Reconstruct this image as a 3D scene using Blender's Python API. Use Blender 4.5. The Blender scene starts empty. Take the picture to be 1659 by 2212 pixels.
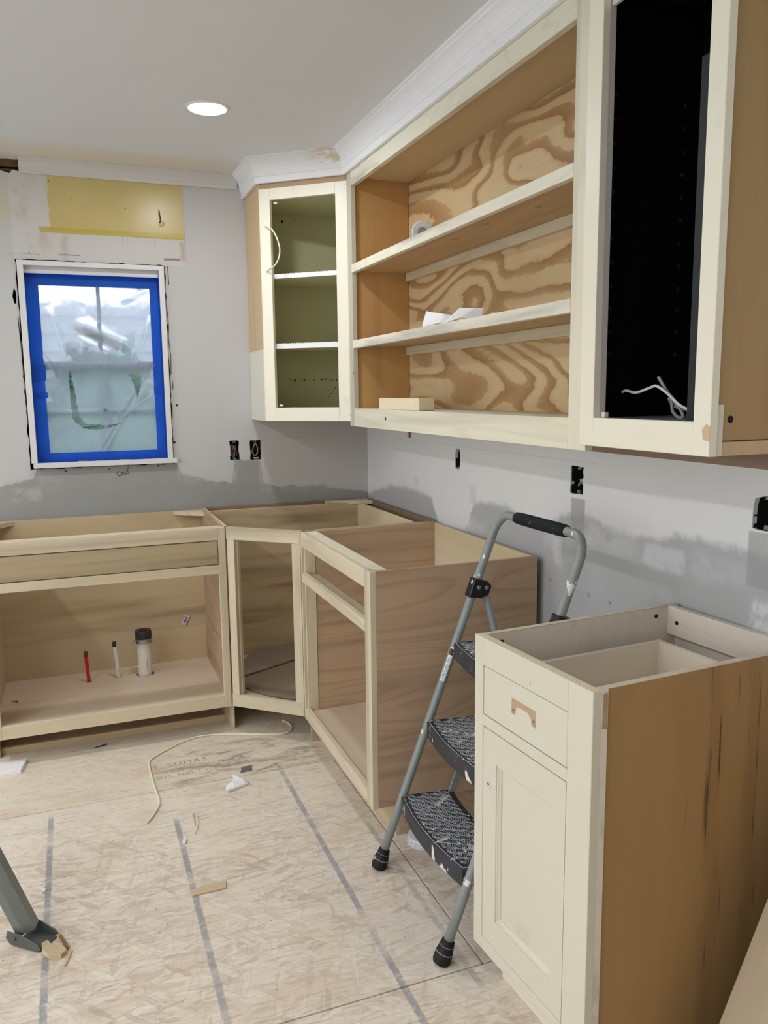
import bpy, bmesh, math, random
from mathutils import Vector, Matrix, noise, geometry
random.seed(7)
SC = bpy.context.scene
COL = SC.collection
PI = math.pi

# ------------------------------------------------------------------ camera
def look(yaw, pitch, roll):
    y, p, r = map(math.radians, (yaw, pitch, roll))
    f = Vector((-math.sin(y)*math.cos(p), math.cos(y)*math.cos(p), math.sin(p)))
    rt = Vector((math.cos(y), math.sin(y), 0)); up = rt.cross(f)
    r2 = rt*math.cos(r)+up*math.sin(r); u2 = -rt*math.sin(r)+up*math.cos(r)
    return Matrix((r2, u2, -f)).transposed()
cam = bpy.data.objects.new('camera', bpy.data.cameras.new('camera'))
COL.objects.link(cam)
cam.matrix_world = Matrix.Translation((-1.3977, -3.8411, 1.4101)) @ look(-21.1121, -8.4754, -0.6601).to_4x4()
cam.data.sensor_fit = 'HORIZONTAL'; cam.data.sensor_width = 36
cam.data.lens = 36*1739.27/1659
cam.data.clip_start = .05; cam.data.clip_end = 200
SC.camera = cam

# ------------------------------------------------------------------ sky, exposure
LAMP_POWER = 248.0
SKY_POWER = 3.1
W = bpy.data.worlds.new('sky'); SC.world = W; W.use_nodes = True
wn = W.node_tree.nodes; wl = W.node_tree.links
bg = wn['Background']
tc = wn.new('ShaderNodeTexCoord'); sp = wn.new('ShaderNodeSeparateXYZ'); rm = wn.new('ShaderNodeValToRGB')
wl.new(tc.outputs['Generated'], sp.inputs[0]); wl.new(sp.outputs['Z'], rm.inputs[0])
rm.color_ramp.elements[0].color = (.90, .95, 1.0, 1); rm.color_ramp.elements[1].color = (.78, .89, 1, 1)
wl.new(rm.outputs[0], bg.inputs[0]); bg.inputs[1].default_value = SKY_POWER
SC.view_settings.view_transform = 'Standard'; SC.view_settings.look = 'None'
SC.view_settings.exposure = 0.0; SC.view_settings.gamma = 1.0
SC.view_settings.use_curve_mapping = False
SC.cycles.max_bounces = 7; SC.cycles.diffuse_bounces = 4; SC.cycles.glossy_bounces = 2; SC.cycles.transmission_bounces = 5; SC.cycles.transparent_max_bounces = 8
SC.cycles.use_adaptive_sampling = True; SC.cycles.adaptive_threshold = .03
SC.cycles.caustics_reflective = False; SC.cycles.caustics_refractive = False
LAMPS = [(-.884, -.855), (-2.75, -4.2), (-2.75, -.855), (-2.75, -1.7), (-2.75, -2.5), (-2.75, -3.3), (-2.4, -5.4), (-3.9, -4.2), (-4.3, -1.7)]  # first lamp is in view; the others are added out of frame for brightness
H = 2.393

# ------------------------------------------------------------------ node helper
def s2l(c):
    return tuple((v/255/12.92 if v/255 <= .04045 else ((v/255+.055)/1.055)**2.4) for v in c)
class NT:
    def __init__(s, name, rough=.6, spec=.3):
        s.m = bpy.data.materials.new(name); s.m.use_nodes = True
        s.t = s.m.node_tree; s.b = s.t.nodes['Principled BSDF']
        s.b.inputs['Roughness'].default_value = rough
        s.b.inputs['Specular IOR Level'].default_value = spec
    def put(s, sock, v):
        if hasattr(v, 'is_output'): s.t.links.new(v, sock)
        else:
            if isinstance(v, (tuple, list)) and len(v) == 3 and sock.type == 'RGBA': v = (*v, 1)
            sock.default_value = v
    def m_(s, op, a, b=None, c=None, clamp=False):
        n = s.t.nodes.new('ShaderNodeMath'); n.operation = op; n.use_clamp = clamp
        s.put(n.inputs[0], a)
        if b is not None: s.put(n.inputs[1], b)
        if c is not None: s.put(n.inputs[2], c)
        return n.outputs[0]
    def vm(s, op, a, b):
        n = s.t.nodes.new('ShaderNodeVectorMath'); n.operation = op
        s.put(n.inputs[0], a); s.put(n.inputs[1], b); return n.outputs[0]
    def obj(s, rand=False):
        n = s.t.nodes.new('ShaderNodeTexCoord'); o = n.outputs['Object']
        if rand:
            i = s.t.nodes.new('ShaderNodeObjectInfo')
            v = s.t.nodes.new('ShaderNodeVectorMath'); v.operation = 'SCALE'
            v.inputs[0].default_value = (13.1, 7.7, 19.3); s.t.links.new(i.outputs['Random'], v.inputs['Scale'])
            o = s.vm('ADD', o, v.outputs[0])
        return o
    def sep(s, v):
        n = s.t.nodes.new('ShaderNodeSeparateXYZ'); s.put(n.inputs[0], v); return n.outputs
    def comb(s, x, y, z=0.0):
        n = s.t.nodes.new('ShaderNodeCombineXYZ'); s.put(n.inputs[0], x); s.put(n.inputs[1], y); s.put(n.inputs[2], z); return n.outputs[0]
    def noise(s, v, scale=1.0, detail=2.0, rough=.5, dist=0.0):
        n = s.t.nodes.new('ShaderNodeTexNoise'); s.put(n.inputs['Vector'], v)
        n.inputs['Scale'].default_value = scale; n.inputs['Detail'].default_value = detail
        n.inputs['Roughness'].default_value = rough; n.inputs['Distortion'].default_value = dist
        return n.outputs['Fac']
    def vor(s, v, scale=1.0, rand=1.0, feature='F1', dim='3D'):
        n = s.t.nodes.new('ShaderNodeTexVoronoi'); n.voronoi_dimensions = dim; n.feature = feature
        s.put(n.inputs['Vector'], v); n.inputs['Scale'].default_value = scale; n.inputs['Randomness'].default_value = rand
        return n.outputs
    def ramp(s, f, stops, interp='LINEAR'):
        n = s.t.nodes.new('ShaderNodeValToRGB'); s.put(n.inputs[0], f); r = n.color_ramp; r.interpolation = interp
        while len(r.elements) < len(stops): r.elements.new(.5)
        for e, (p, c) in zip(r.elements, stops):
            e.position = p; e.color = (*c, 1) if not isinstance(c, (int, float)) else (c, c, c, 1)
        return n.outputs[0]
    def step(s, f, a, b):
        n = s.t.nodes.new('ShaderNodeMapRange'); n.interpolation_type = 'SMOOTHSTEP'
        s.put(n.inputs[0], f); s.put(n.inputs[1], a); s.put(n.inputs[2], b); return n.outputs[0]
    def mix(s, f, a, b, mode='MIX'):
        n = s.t.nodes.new('ShaderNodeMix'); n.data_type = 'RGBA'; n.blend_type = mode
        s.put(n.inputs[0], f); s.put(n.inputs[6], a); s.put(n.inputs[7], b); return n.outputs[2]
    def curve(s, f, pts, lo, hi, zlo, zhi):
        n = s.t.nodes.new('ShaderNodeFloatCurve'); c = n.mapping.curves[0]
        fx = s.m_('DIVIDE', s.m_('SUBTRACT', f, lo), hi-lo, clamp=True); s.put(n.inputs['Value'], fx)
        P = [((x-lo)/(hi-lo), (z-zlo)/(zhi-zlo)) for x, z in pts]
        c.points[0].location = P[0]; c.points[1].location = P[-1]
        for q in P[1:-1]: c.points.new(*q)
        for q in c.points: q.handle_type = 'VECTOR'
        n.mapping.update()
        return s.m_('ADD', s.m_('MULTIPLY', n.outputs[0], zhi-zlo), zlo)
    def rect(s, u, v, u0, u1, v0, v1, soft=.006):
        """mask of a rectangle, 1 inside"""
        a = s.step(u, u0-soft, u0+soft); b = s.step(u, u1+soft, u1-soft)
        c = s.step(v, v0-soft, v0+soft); d = s.step(v, v1+soft, v1-soft)
        return s.m_('MULTIPLY', s.m_('MULTIPLY', a, b), s.m_('MULTIPLY', c, d))
    def col(s, c): s.put(s.b.inputs['Base Color'], c); return s
    def bump(s, h, strength=.2, dist=.002):
        n = s.t.nodes.new('ShaderNodeBump'); n.inputs['Strength'].default_value = strength; n.inputs['Distance'].default_value = dist
        s.put(n.inputs['Height'], h); s.t.links.new(n.outputs[0], s.b.inputs['Normal']); return s
    def rough(s, v): s.put(s.b.inputs['Roughness'], v); return s

def plain(name, c, rough=.5, spec=.3, metal=0.0, var=.08, scale=40):
    g = NT(name, rough, spec); c = s2l(c)
    n = g.noise(g.obj(True), scale, 3, .6)
    g.col(g.mix(n, tuple(v*(1-var) for v in c), tuple(min(1, v*(1+var)) for v in c)))
    g.b.inputs['Metallic'].default_value = metal
    return g.m

AX = {'X': 0, 'Y': 1, 'Z': 2}
def soft(c, k=.8):
    m = .3*c[0]+.59*c[1]+.11*c[2]; return tuple(m+(v-m)*k for v in c)
def wood(name, light, dark, axis='X', k=9.0, streak=None, streak_amt=.5, lines=.35, rough=.62, wide=5.0, along=.55, fibre=.18, knots=False):
    light, dark = soft(light), soft(dark); streak = soft(streak) if streak else None
    g = NT(name, rough, .25); o = g.obj(True)
    sc = [wide]*3; sc[AX[axis]] = along
    v = g.vm('MULTIPLY', o, tuple(sc))
    n1 = g.noise(v, 1.0, 2.0, .5, .5)
    f = g.m_('FRACT', g.m_('ADD', g.m_('MULTIPLY', n1, k), g.m_('MULTIPLY', g.noise(o, 60, 2), .08)))
    line = g.ramp(f, [(0, .75), (.12, 0.0), (.62, 0.15), (.93, .85), (1, .8)])
    sf = [110]*3; sf[AX[axis]] = 3.0
    fib = g.noise(g.vm('MULTIPLY', o, tuple(sf)), 1.0, 3, .65)
    big = g.noise(g.vm('MULTIPLY', o, tuple(x*.45 for x in sc)), 1.3, 2)
    fac = g.m_('ADD', g.m_('MULTIPLY', line, lines), g.m_('MULTIPLY', g.m_('SUBTRACT', big, .5), .6))
    fac = g.m_('ADD', fac, g.m_('MULTIPLY', g.m_('SUBTRACT', fib, .5), fibre*2), clamp=True)
    c = g.mix(fac, s2l(light), s2l(dark))
    if streak:
        ss = [wide*1.6]*3; ss[AX[axis]] = along*.7
        st = g.noise(g.vm('MULTIPLY', g.vm('ADD', o, (3.3, 1.7, 5.1)), tuple(ss)), 1.0, 3, .55, .3)
        c = g.mix(g.m_('MULTIPLY', g.step(st, .5, .72), streak_amt), c, s2l(streak))
    g.col(c); g.bump(fib, .12, .001)
    return g.m

M = {}
for a in 'XYZ':
    M['poplar'+a] = wood('poplar_'+a, (218, 200, 164), (182, 160, 122), a, 7, (160, 147, 122), .68, .36)
    M['pale'+a] = wood('pale_poplar_'+a, (230, 221, 192), (202, 191, 156), a, 9, (168, 160, 142), .75, .36)
    M['ply_core'+a] = wood('poplar_ply_'+a, (206, 180, 134), (160, 132, 88), a, 4, (136, 114, 80), .8, .3, wide=5, along=.9)
    M['oak'+a] = wood('veneer_ply_'+a, (198, 164, 128), (156, 120, 84), a, 12, (140, 106, 76), .4, .42, wide=6, along=.5)
    M['pine'+a] = wood('pine_board_'+a, (206, 170, 122), (176, 132, 82), a, 9, (150, 108, 64), .4, .3)
M['birch_wash'] = wood('birch_wash', (220, 196, 150), (198, 170, 118), 'X', 3, (200, 190, 160), .5, .12)
M['floor_ply'] = wood('cabinet_floor_ply', (214, 191, 160), (196, 171, 139), 'X', 4, (170, 144, 120), .4, .15)
M['false_front'] = wood('false_front_poplar', (182, 160, 118), (150, 126, 84), 'X', 6, (116, 96, 62), .7, .3, wide=7)
M['maple'] = wood('stained_maple', (204, 152, 84), (178, 124, 62), 'Z', 4, (156, 104, 50), .3, .14)
M['maple_light'] = wood('light_maple', (214, 180, 134), (190, 154, 106), 'Z', 4, (170, 134, 90), .3, .2)
M['blotch'] = wood('blotchy_poplar', (232, 224, 198), (208, 198, 166), 'X', 8, (168, 162, 150), .8, .36, wide=7, along=1.8)
M['top_ply'] = wood('smooth_top_ply', (212, 186, 138), (194, 166, 118), 'X', 3, (180, 150, 104), .3, .12)
M['gold_ply'] = wood('golden_ply', (184, 146, 92), (158, 118, 68), 'Z', 4, (140, 104, 60), .4, .2)
M['raw_old'] = wood('weathered_ply', (228, 214, 194), (200, 186, 164), 'X', 4, (176, 162, 144), .6, .2)
M['brown_ply'] = wood('brown_ledger_ply', (156, 122, 94), (124, 92, 68), 'X', 7, (104, 78, 58), .5, .4, wide=12)
M['edge_ply'] = wood('ply_edge', (220, 204, 176), (180, 160, 130), 'X', 5, None, 0, .35, wide=60, along=3)
M['lean_ply'] = wood('leaning_ply', (186, 164, 128), (164, 140, 104), 'Z', 4, (150, 128, 96), .5, .2)
M['block'] = wood('pine_block', (232, 214, 176), (214, 190, 146), 'X', 8, None, 0, .3, wide=20)

def swirl():
    g = NT('rotary_pine_ply', .62, .25); o = g.obj()
    v = g.vm('MULTIPLY', o, (1.25, 1.0, 3.4))
    w = g.noise(g.vm('ADD', v, (4.0, 0, 2.2)), .95, 1.6, .42, .55)
    e = g.noise(g.vm('MULTIPLY', o, (30, 1, 60)), 1, 3, .6)
    f = g.m_('FRACT', g.m_('ADD', g.m_('MULTIPLY', w, 11.0), g.m_('MULTIPLY', e, .3)))
    c = g.ramp(f, [(0, s2l((167, 127, 84))), (.2, s2l((179, 141, 96))), (.36, s2l((191, 155, 108))), (.43, s2l((218, 191, 146))), (.8, s2l((222, 196, 153))), (.97, s2l((210, 179, 132))), (1, s2l((175, 137, 92)))])
    big = g.noise(o, 2.2, 2)
    c = g.mix(g.m_('MULTIPLY', g.step(big, .45, .7), .35), c, s2l((202, 173, 128)))
    fib = g.noise(g.vm('MULTIPLY', o, (4, 4, 160)), 1, 3, .6)
    c = g.mix(g.m_('MULTIPLY', fib, .22), c, s2l((155, 119, 79)))
    g.col(c); g.bump(fib, .1, .001); return g.m
M['swirl'] = swirl()

def old_side():
    g = NT('old_golden_side', .5, .35); o = g.obj(); x, y, z = g.sep(o)
    b = g.noise(g.vm('MULTIPLY', o, (9, 9, .8)), 1, 3, .6, .3)
    c = g.mix(b, s2l((182, 146, 98)), s2l((156, 118, 72)))
    f = g.noise(g.vm('MULTIPLY', o, (120, 120, 5)), 1, 3, .7)
    c = g.mix(g.m_('MULTIPLY', f, .22), c, s2l((136, 98, 56)))
    # dark mineral streaks running up the sheet
    dx = g.m_('ADD', y, g.m_('MULTIPLY', g.m_('SUBTRACT', g.noise(g.comb(0.0, 0.0, z), 4, 2), .5), .09))
    band = g.m_('MAXIMUM', g.m_('MULTIPLY', g.step(dx, .28, .315), g.step(dx, .355, .325)), g.m_('MULTIPLY', g.step(dx, .40, .42), g.step(dx, .455, .43)))
    st = g.noise(g.vm('MULTIPLY', o, (90, 90, 2.6)), 1, 2, .6)
    hard = g.m_('MULTIPLY', g.step(st, .58, .66), band)
    c = g.mix(g.m_('MULTIPLY', band, .35), c, s2l((140, 104, 62)))
    c = g.mix(g.m_('MULTIPLY', hard, .85), c, s2l((60, 42, 28)))
    st2 = g.noise(g.vm('MULTIPLY', o, (60, 60, 1.8)), 1.3, 2, .6)
    c = g.mix(g.m_('MULTIPLY', g.step(st2, .72, .78), .6), c, s2l((92, 64, 38)))
    g.col(c); return g.m
M['old_side'] = old_side()

def paint(name, c, dirt=(150, 140, 128), amt=.35, rough=.4, spec=.4, scale=5, lo=.62, hi=.8):
    g = NT(name, rough, spec); o = g.obj(True)
    n = g.noise(o, scale, 5, .65); f = g.noise(o, 90, 2)
    k = s2l(c)
    b = g.mix(g.noise(o, 2, 2), tuple(v*.96 for v in k), tuple(min(1, v*1.03) for v in k))
    b = g.mix(g.m_('MULTIPLY', g.step(n, lo, hi), amt), b, s2l(dirt))
    d = g.vor(o, 9)['Distance']
    b = g.mix(g.m_('MULTIPLY', g.step(d, .055, .035), g.m_('MULTIPLY', g.step(f, .5, .56), .7)), b, s2l(dirt))
    g.col(b); g.bump(g.noise(o, 250, 2), .04, .001); return g.m
M['cream'] = paint('cream_paint', (238, 231, 210))
M['cream_old'] = paint('old_cream_paint', (212, 205, 185))
M['cream_green'] = paint('cream_side_paint', (222, 220, 202), amt=.2)
M['white'] = paint('white_paint', (222, 219, 216), (170, 160, 148), .3)
M['crown'] = paint('crown_white', (242, 241, 242), (190, 186, 182), .35, .5)
M['olive'] = paint('olive_paint', (212, 208, 168), (190, 184, 146), .3, .45)
M['black'] = paint('black_paint', (9, 10, 10), (16, 18, 17), .3, .5, .15)
M['black_grey'] = paint('dark_grey_paint', (30, 36, 36), (44, 50, 48), .3, .5, .3)
M['grey_floor'] = paint('grey_shelf_paint', (112, 114, 116), (90, 92, 94), .5, .5, .3)
M['shelf_white'] = paint('white_shelf_edge', (238, 238, 236), (200, 196, 180), .2)
M['jamb'] = paint('grey_jamb', (206, 198, 194), (120, 112, 108), .5)

def stained_crown():
    g = NT('crown_stained', .5, .35); o = g.obj(); x, y, z = g.sep(o)
    n = g.noise(g.vm('MULTIPLY', o, (10, 10, 40)), 1, 3, .6)
    k = g.m_('MULTIPLY', g.m_('MULTIPLY', g.step(x, .2, .36), g.step(n, .4, .56)), g.step(z, 2.335, 2.345))
    c = g.mix(g.m_('MULTIPLY', k, .75), s2l((228, 226, 224)), s2l((200, 172, 128)))
    g.col(c); return g.m
M['crown_stain'] = stained_crown()

def splat(name, c, amount=.6, rough=.4, metal=0.0, spec=.4, scale=16, paintc=(226, 222, 214)):
    g = NT(name, rough, spec); o = g.obj(True)
    n = g.noise(g.vm('MULTIPLY', o, (1, 1, .45)), scale, 4, .6, .4)
    k = g.step(n, amount, amount+.025)
    d = g.m_('ADD', g.vor(g.vm('MULTIPLY', o, (1, 1, .6)), 30)['Distance'], g.m_('MULTIPLY', g.m_('SUBTRACT', g.noise(o, 160, 2), .5), .12)); k2 = g.m_('MULTIPLY', g.step(d, .15, .12), g.step(g.noise(o, 11, 2), .44, .5))
    du = g.noise(o, 50, 3); b = s2l(c)
    base = g.mix(g.m_('MULTIPLY', du, .35), b, tuple(min(1, v*1.9+.01) for v in b))
    g.col(g.mix(g.m_('MAXIMUM', k, k2), base, s2l(paintc)))
    g.b.inputs['Metallic'].default_value = metal; return g.m
M['tube'] = splat('grey_tube', (126, 131, 127), .635, .35, 0, .5, 14)
M['tread'] = splat('tread_plastic', (46, 47, 51), .60, .5, 0, .4, 13)
M['tread_ring'] = splat('worn_tread_ring', (158, 160, 162), .62, .5, 0, .4, 20)
M['grip'] = splat('foam_grip', (26, 27, 28), .66, .8, 0, .2, 40, (120, 116, 108))
M['rubber'] = splat('black_rubber', (20, 20, 21), .72, .6, 0, .3, 30)
M['rubber_line'] = plain('scuffed_rubber_line', (130, 130, 128), .7)
M['clamp'] = splat('black_clamp', (22, 22, 24), .7, .4, 0, .4, 30)
M['steel'] = plain('steel', (170, 170, 168), .3, .5, .9)
M['stand'] = plain('grey_enamel', (122, 127, 125), .35, .5, .3, .1)
M['stand_foot'] = plain('dark_grey_enamel', (92, 96, 92), .45, .4, .2, .15)
M['brass'] = plain('brass_pin', (176, 138, 74), .35, .5, .8)
M['pvc'] = plain('white_pvc', (222, 220, 206), .35, .4)
M['pex_red'] = plain('red_pex', (196, 34, 40), .35, .4)
M['pex_white'] = plain('white_pex', (220, 216, 208), .35, .4)
M['cap_dark'] = plain('dark_cap', (54, 52, 50), .5, .3, 0, .3)
M['cap_brown'] = plain('brown_cap', (84, 60, 50), .5)
M['wire_white'] = plain('white_wire', (214, 212, 204), .4)
M['wire_cream'] = plain('cream_cable', (236, 226, 202), .5)
M['wire_yellow'] = plain('yellow_wire', (170, 150, 60), .5)
M['wire_red'] = plain('red_wire', (120, 40, 40), .5)
M['wire_black'] = plain('black_wire', (30, 30, 30), .5)
M['wire_grey'] = plain('grey_wire', (150, 148, 150), .5)
M['nut_blue'] = plain('blue_wire_nut', (24, 34, 130), .4)
M['box_grey'] = plain('box_plastic_grey', (120, 118, 114), .5)
M['box_black'] = plain('box_plastic_black', (34, 34, 36), .5)
M['cavity'] = plain('dark_cavity', (60, 48, 38), .9, .1, 0, .4, 12)
M['lath'] = plain('old_lath', (112, 88, 64), .9, .1, 0, .35, 18)
M['gypsum'] = plain('broken_gypsum', (216, 210, 202), .9, .1, 0, .1, 60)
M['paper'] = plain('white_paper', (238, 236, 236), .8, .1, 0, .03)
M['kraft'] = paint('dusty_brown_board', (142, 126, 108), (190, 178, 162), .55, .7, .2, 6, .52, .75)
M['bare'] = wood('bare_wood_strip', (186, 150, 108), (152, 114, 76), 'X', 6, (206, 190, 160), .6, .4)
M['dowel'] = plain('ink_black', (20, 20, 22), .7)
M['pencil'] = plain('pencil_grey', (90, 88, 88), .8)
M['stamp'] = plain('faded_ink', (172, 157, 140), .8, .1, 0, .2)
M['pin'] = plain('shelf_pin_sleeve', (40, 42, 40), .35, .5)
M['wood_chip'] = wood('wood_chip', (214, 186, 142), (178, 146, 100), 'X', 6, None, 0, .3, wide=30)
M['slate'] = plain('grey_chip', (112, 106, 104), .6)
M['gunk'] = plain('grey_putty', (150, 146, 138), .8, .2)
M['bolt'] = plain('zinc_bolt', (150, 150, 146), .35, .5, .6)
M['label_white'] = plain('label_white', (222, 222, 222), .4)
M['label_black'] = plain('label_black', (18, 18, 18), .4)
M['label_maroon'] = plain('label_maroon', (138, 74, 84), .4)
M['label_red'] = plain('label_red', (180, 40, 50), .4)
M['screw'] = plain('dull_screw', (132, 104, 70), .4, .5, .6)

# ---- walls, ceiling, floor
LIGHT = (206, 203, 201); GREY = (152, 150, 149)
def wall_base(g, o, d=0):
    n = g.noise(o, 1.6, 3); c = g.mix(n, s2l((192+d, 190+d, 187+d)), s2l((200+d, 198+d, 194+d)))
    return c
def back_wall():
    g = NT('back_wall_plaster', .75, .25); o = g.obj(); x, y, z = g.sep(o)
    nn = g.m_('MULTIPLY', g.m_('SUBTRACT', g.noise(o, 14, 4, .65), .5), .05)
    n2 = g.m_('MULTIPLY', g.m_('SUBTRACT', g.noise(g.vm('ADD', o, (5, 3, 1)), 14, 4, .65), .5), .05)
    xn = g.m_('ADD', x, nn); zn = g.m_('ADD', z, n2)
    c = wall_base(g, o)
    # grey band of bare board under the old paint edge
    zb = g.curve(x, [(-3, 1.0), (-1.75, 1.01), (-1.6, 1.045), (-1.552, 1.06), (-1.548, 1.1), (-.942, 1.1), (-.935, 1.05), (-.9, 1.04), (-.77, 1.0), (-.69, .99), (-.682, 1.1), (-.552, 1.1), (-.545, .99), (-.45, .958), (-.24, .95), (-.1, .922), (0, .905)], -3, 0, .85, 1.15)
    brush = g.m_('MULTIPLY', g.noise(g.vm('MULTIPLY', o, (6, 6, 22)), 1, 5, .7), .05)
    e = g.m_('SUBTRACT', g.m_('ADD', zb, g.m_('MULTIPLY', nn, .6)), zn)
    k = g.step(e, -.004, .006); k2 = g.step(g.m_('ADD', e, brush), .0, .05)
    c = g.mix(g.m_('MULTIPLY', k2, .45), c, s2l((176, 174, 173)))
    grey = g.mix(g.noise(o, 7, 4, .6), s2l((150, 149, 144)), s2l((160, 159, 154)))
    c = g.mix(k, c, grey)
    # feathered compound swipes
    for (a, b, cc, d, s) in [(-1.66, -1.53, .955, 1.01, .5), (-.95, -.80, 1.0, 1.06, .35), (-.70, -.665, .985, 1.09, .6), (-1.55, -1.44, 1.0, 1.08, .18), (-.56, -.5, .94, 1.0, .35), (-.46, -.2, .925, .955, .25)]:
        r = g.rect(xn, zn, a, b, cc, d, .012)
        c = g.mix(g.m_('MULTIPLY', g.m_('MULTIPLY', r, g.step(g.noise(o, 22, 4, .7), .35, .6)), s), c, s2l((190, 188, 188)))
    # old yellow paint panel and the white plaster round it
    wl_ = g.rect(x, z, -1.575, -.866, 1.985, 2.36, .003)
    c = g.mix(g.m_('MULTIPLY', wl_, .7), c, s2l((206, 203, 196)))
    yx = g.m_('ADD', x, g.m_('MULTIPLY', nn, g.step(x, -1.2, -1.35)))
    ym = g.rect(yx, g.m_('ADD', z, g.m_('MULTIPLY', n2, .12)), -1.425, -.866, 2.103, 2.5, .004)
    c = g.mix(ym, c, g.mix(g.noise(o, 5, 4), s2l((206, 188, 130)), s2l((192, 173, 112))))
    ye = g.rect(yx, g.m_('ADD', z, g.m_('MULTIPLY', n2, .2)), -1.47, -.864, 2.098, 2.122, .003)
    c = g.mix(ye, c, s2l((190, 170, 84)))
    yl = g.rect(xn, zn, -1.75, -1.585, 2.14, 2.26, .02)
    c = g.mix(g.m_('MULTIPLY', yl, .5), c, s2l((206, 190, 140)))
    # stains, drips and hairline cracks
    st = g.m_('MULTIPLY', g.rect(xn, zn, -1.6, -1.43, 1.99, 2.33, .03), g.step(g.noise(g.vm('MULTIPLY', o, (9, 9, 5)), 1, 4, .7), .48, .64))
    c = g.mix(g.m_('MULTIPLY', st, .55), c, s2l((184, 168, 146)))
    dr = g.m_('MULTIPLY', g.rect(x, zn, -1.15, -.866, 2.06, 2.1, .008), g.step(g.noise(g.vm('MULTIPLY', o, (110, 1, 3)), 1, 1), .6, .66))
    c = g.mix(g.m_('MULTIPLY', dr, .5), c, s2l((176, 160, 110)))
    br = g.rect(xn, zn, -.885, -.868, 2.01, 2.09, .01); c = g.mix(g.m_('MULTIPLY', br, .6), c, s2l((170, 142, 110)))
    br = g.rect(xn, zn, -1.385, -1.36, 1.99, 2.09, .014); c = g.mix(g.m_('MULTIPLY', br, .4), c, s2l((170, 146, 112)))
    br = g.rect(xn, g.m_('ADD', z, g.m_('MULTIPLY', n2, .2)), -.96, -.89, 2.006, 2.016, .004); c = g.mix(g.m_('MULTIPLY', br, .7), c, s2l((92, 70, 54)))
    br = g.rect(xn, g.m_('ADD', z, g.m_('MULTIPLY', n2, .1)), -1.40, -1.31, 2.008, 2.012, .002); c = g.mix(g.m_('MULTIPLY', br, .7), c, s2l((90, 66, 50)))
    br = g.rect(x, g.m_('ADD', z, g.m_('MULTIPLY', n2, .1)), -1.6, -1.47, 2.006, 2.008, .001); c = g.mix(g.m_('MULTIPLY', br, .6), c, s2l((110, 90, 76)))
    br = g.rect(x, z, -.865, -.862, 2.0, 2.34, .001); c = g.mix(g.m_('MULTIPLY', br, .4), c, s2l((150, 140, 120)))
    # edge of a wall panel below the corner cabinet
    br = g.rect(x, g.m_('SUBTRACT', z, g.m_('MULTIPLY', x, -.012)), -.562, 0.1, 1.1915, 1.1935, .0008); c = g.mix(g.m_('MULTIPLY', br, .55), c, s2l((140, 132, 126)))
    br = g.rect(x, z, -.562, .1, .9, 1.3, .002)
    c = g.mix(g.m_('MULTIPLY', br, g.m_('MULTIPLY', g.step(z, .96, 1.0), .35)), c, s2l((196, 184, 172)))
    d = g.m_('ADD', g.vor(g.comb(x, z), 4.3, dim='2D')['Distance'], g.m_('MULTIPLY', n2, .4))
    c = g.mix(g.m_('MULTIPLY', g.step(d, .016, .008), g.m_('MULTIPLY', g.step(z, 1.97, 1.99), g.m_('MULTIPLY', g.step(x, -.86, -.88), .8))), c, s2l((84, 64, 50)))
    g.col(c)
    g.rough(g.m_('SUBTRACT', .75, g.m_('MULTIPLY', ym, .5)))
    g.bump(g.noise(o, 130, 3), .12, .002); return g.m
M['back_wall'] = back_wall()
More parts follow.
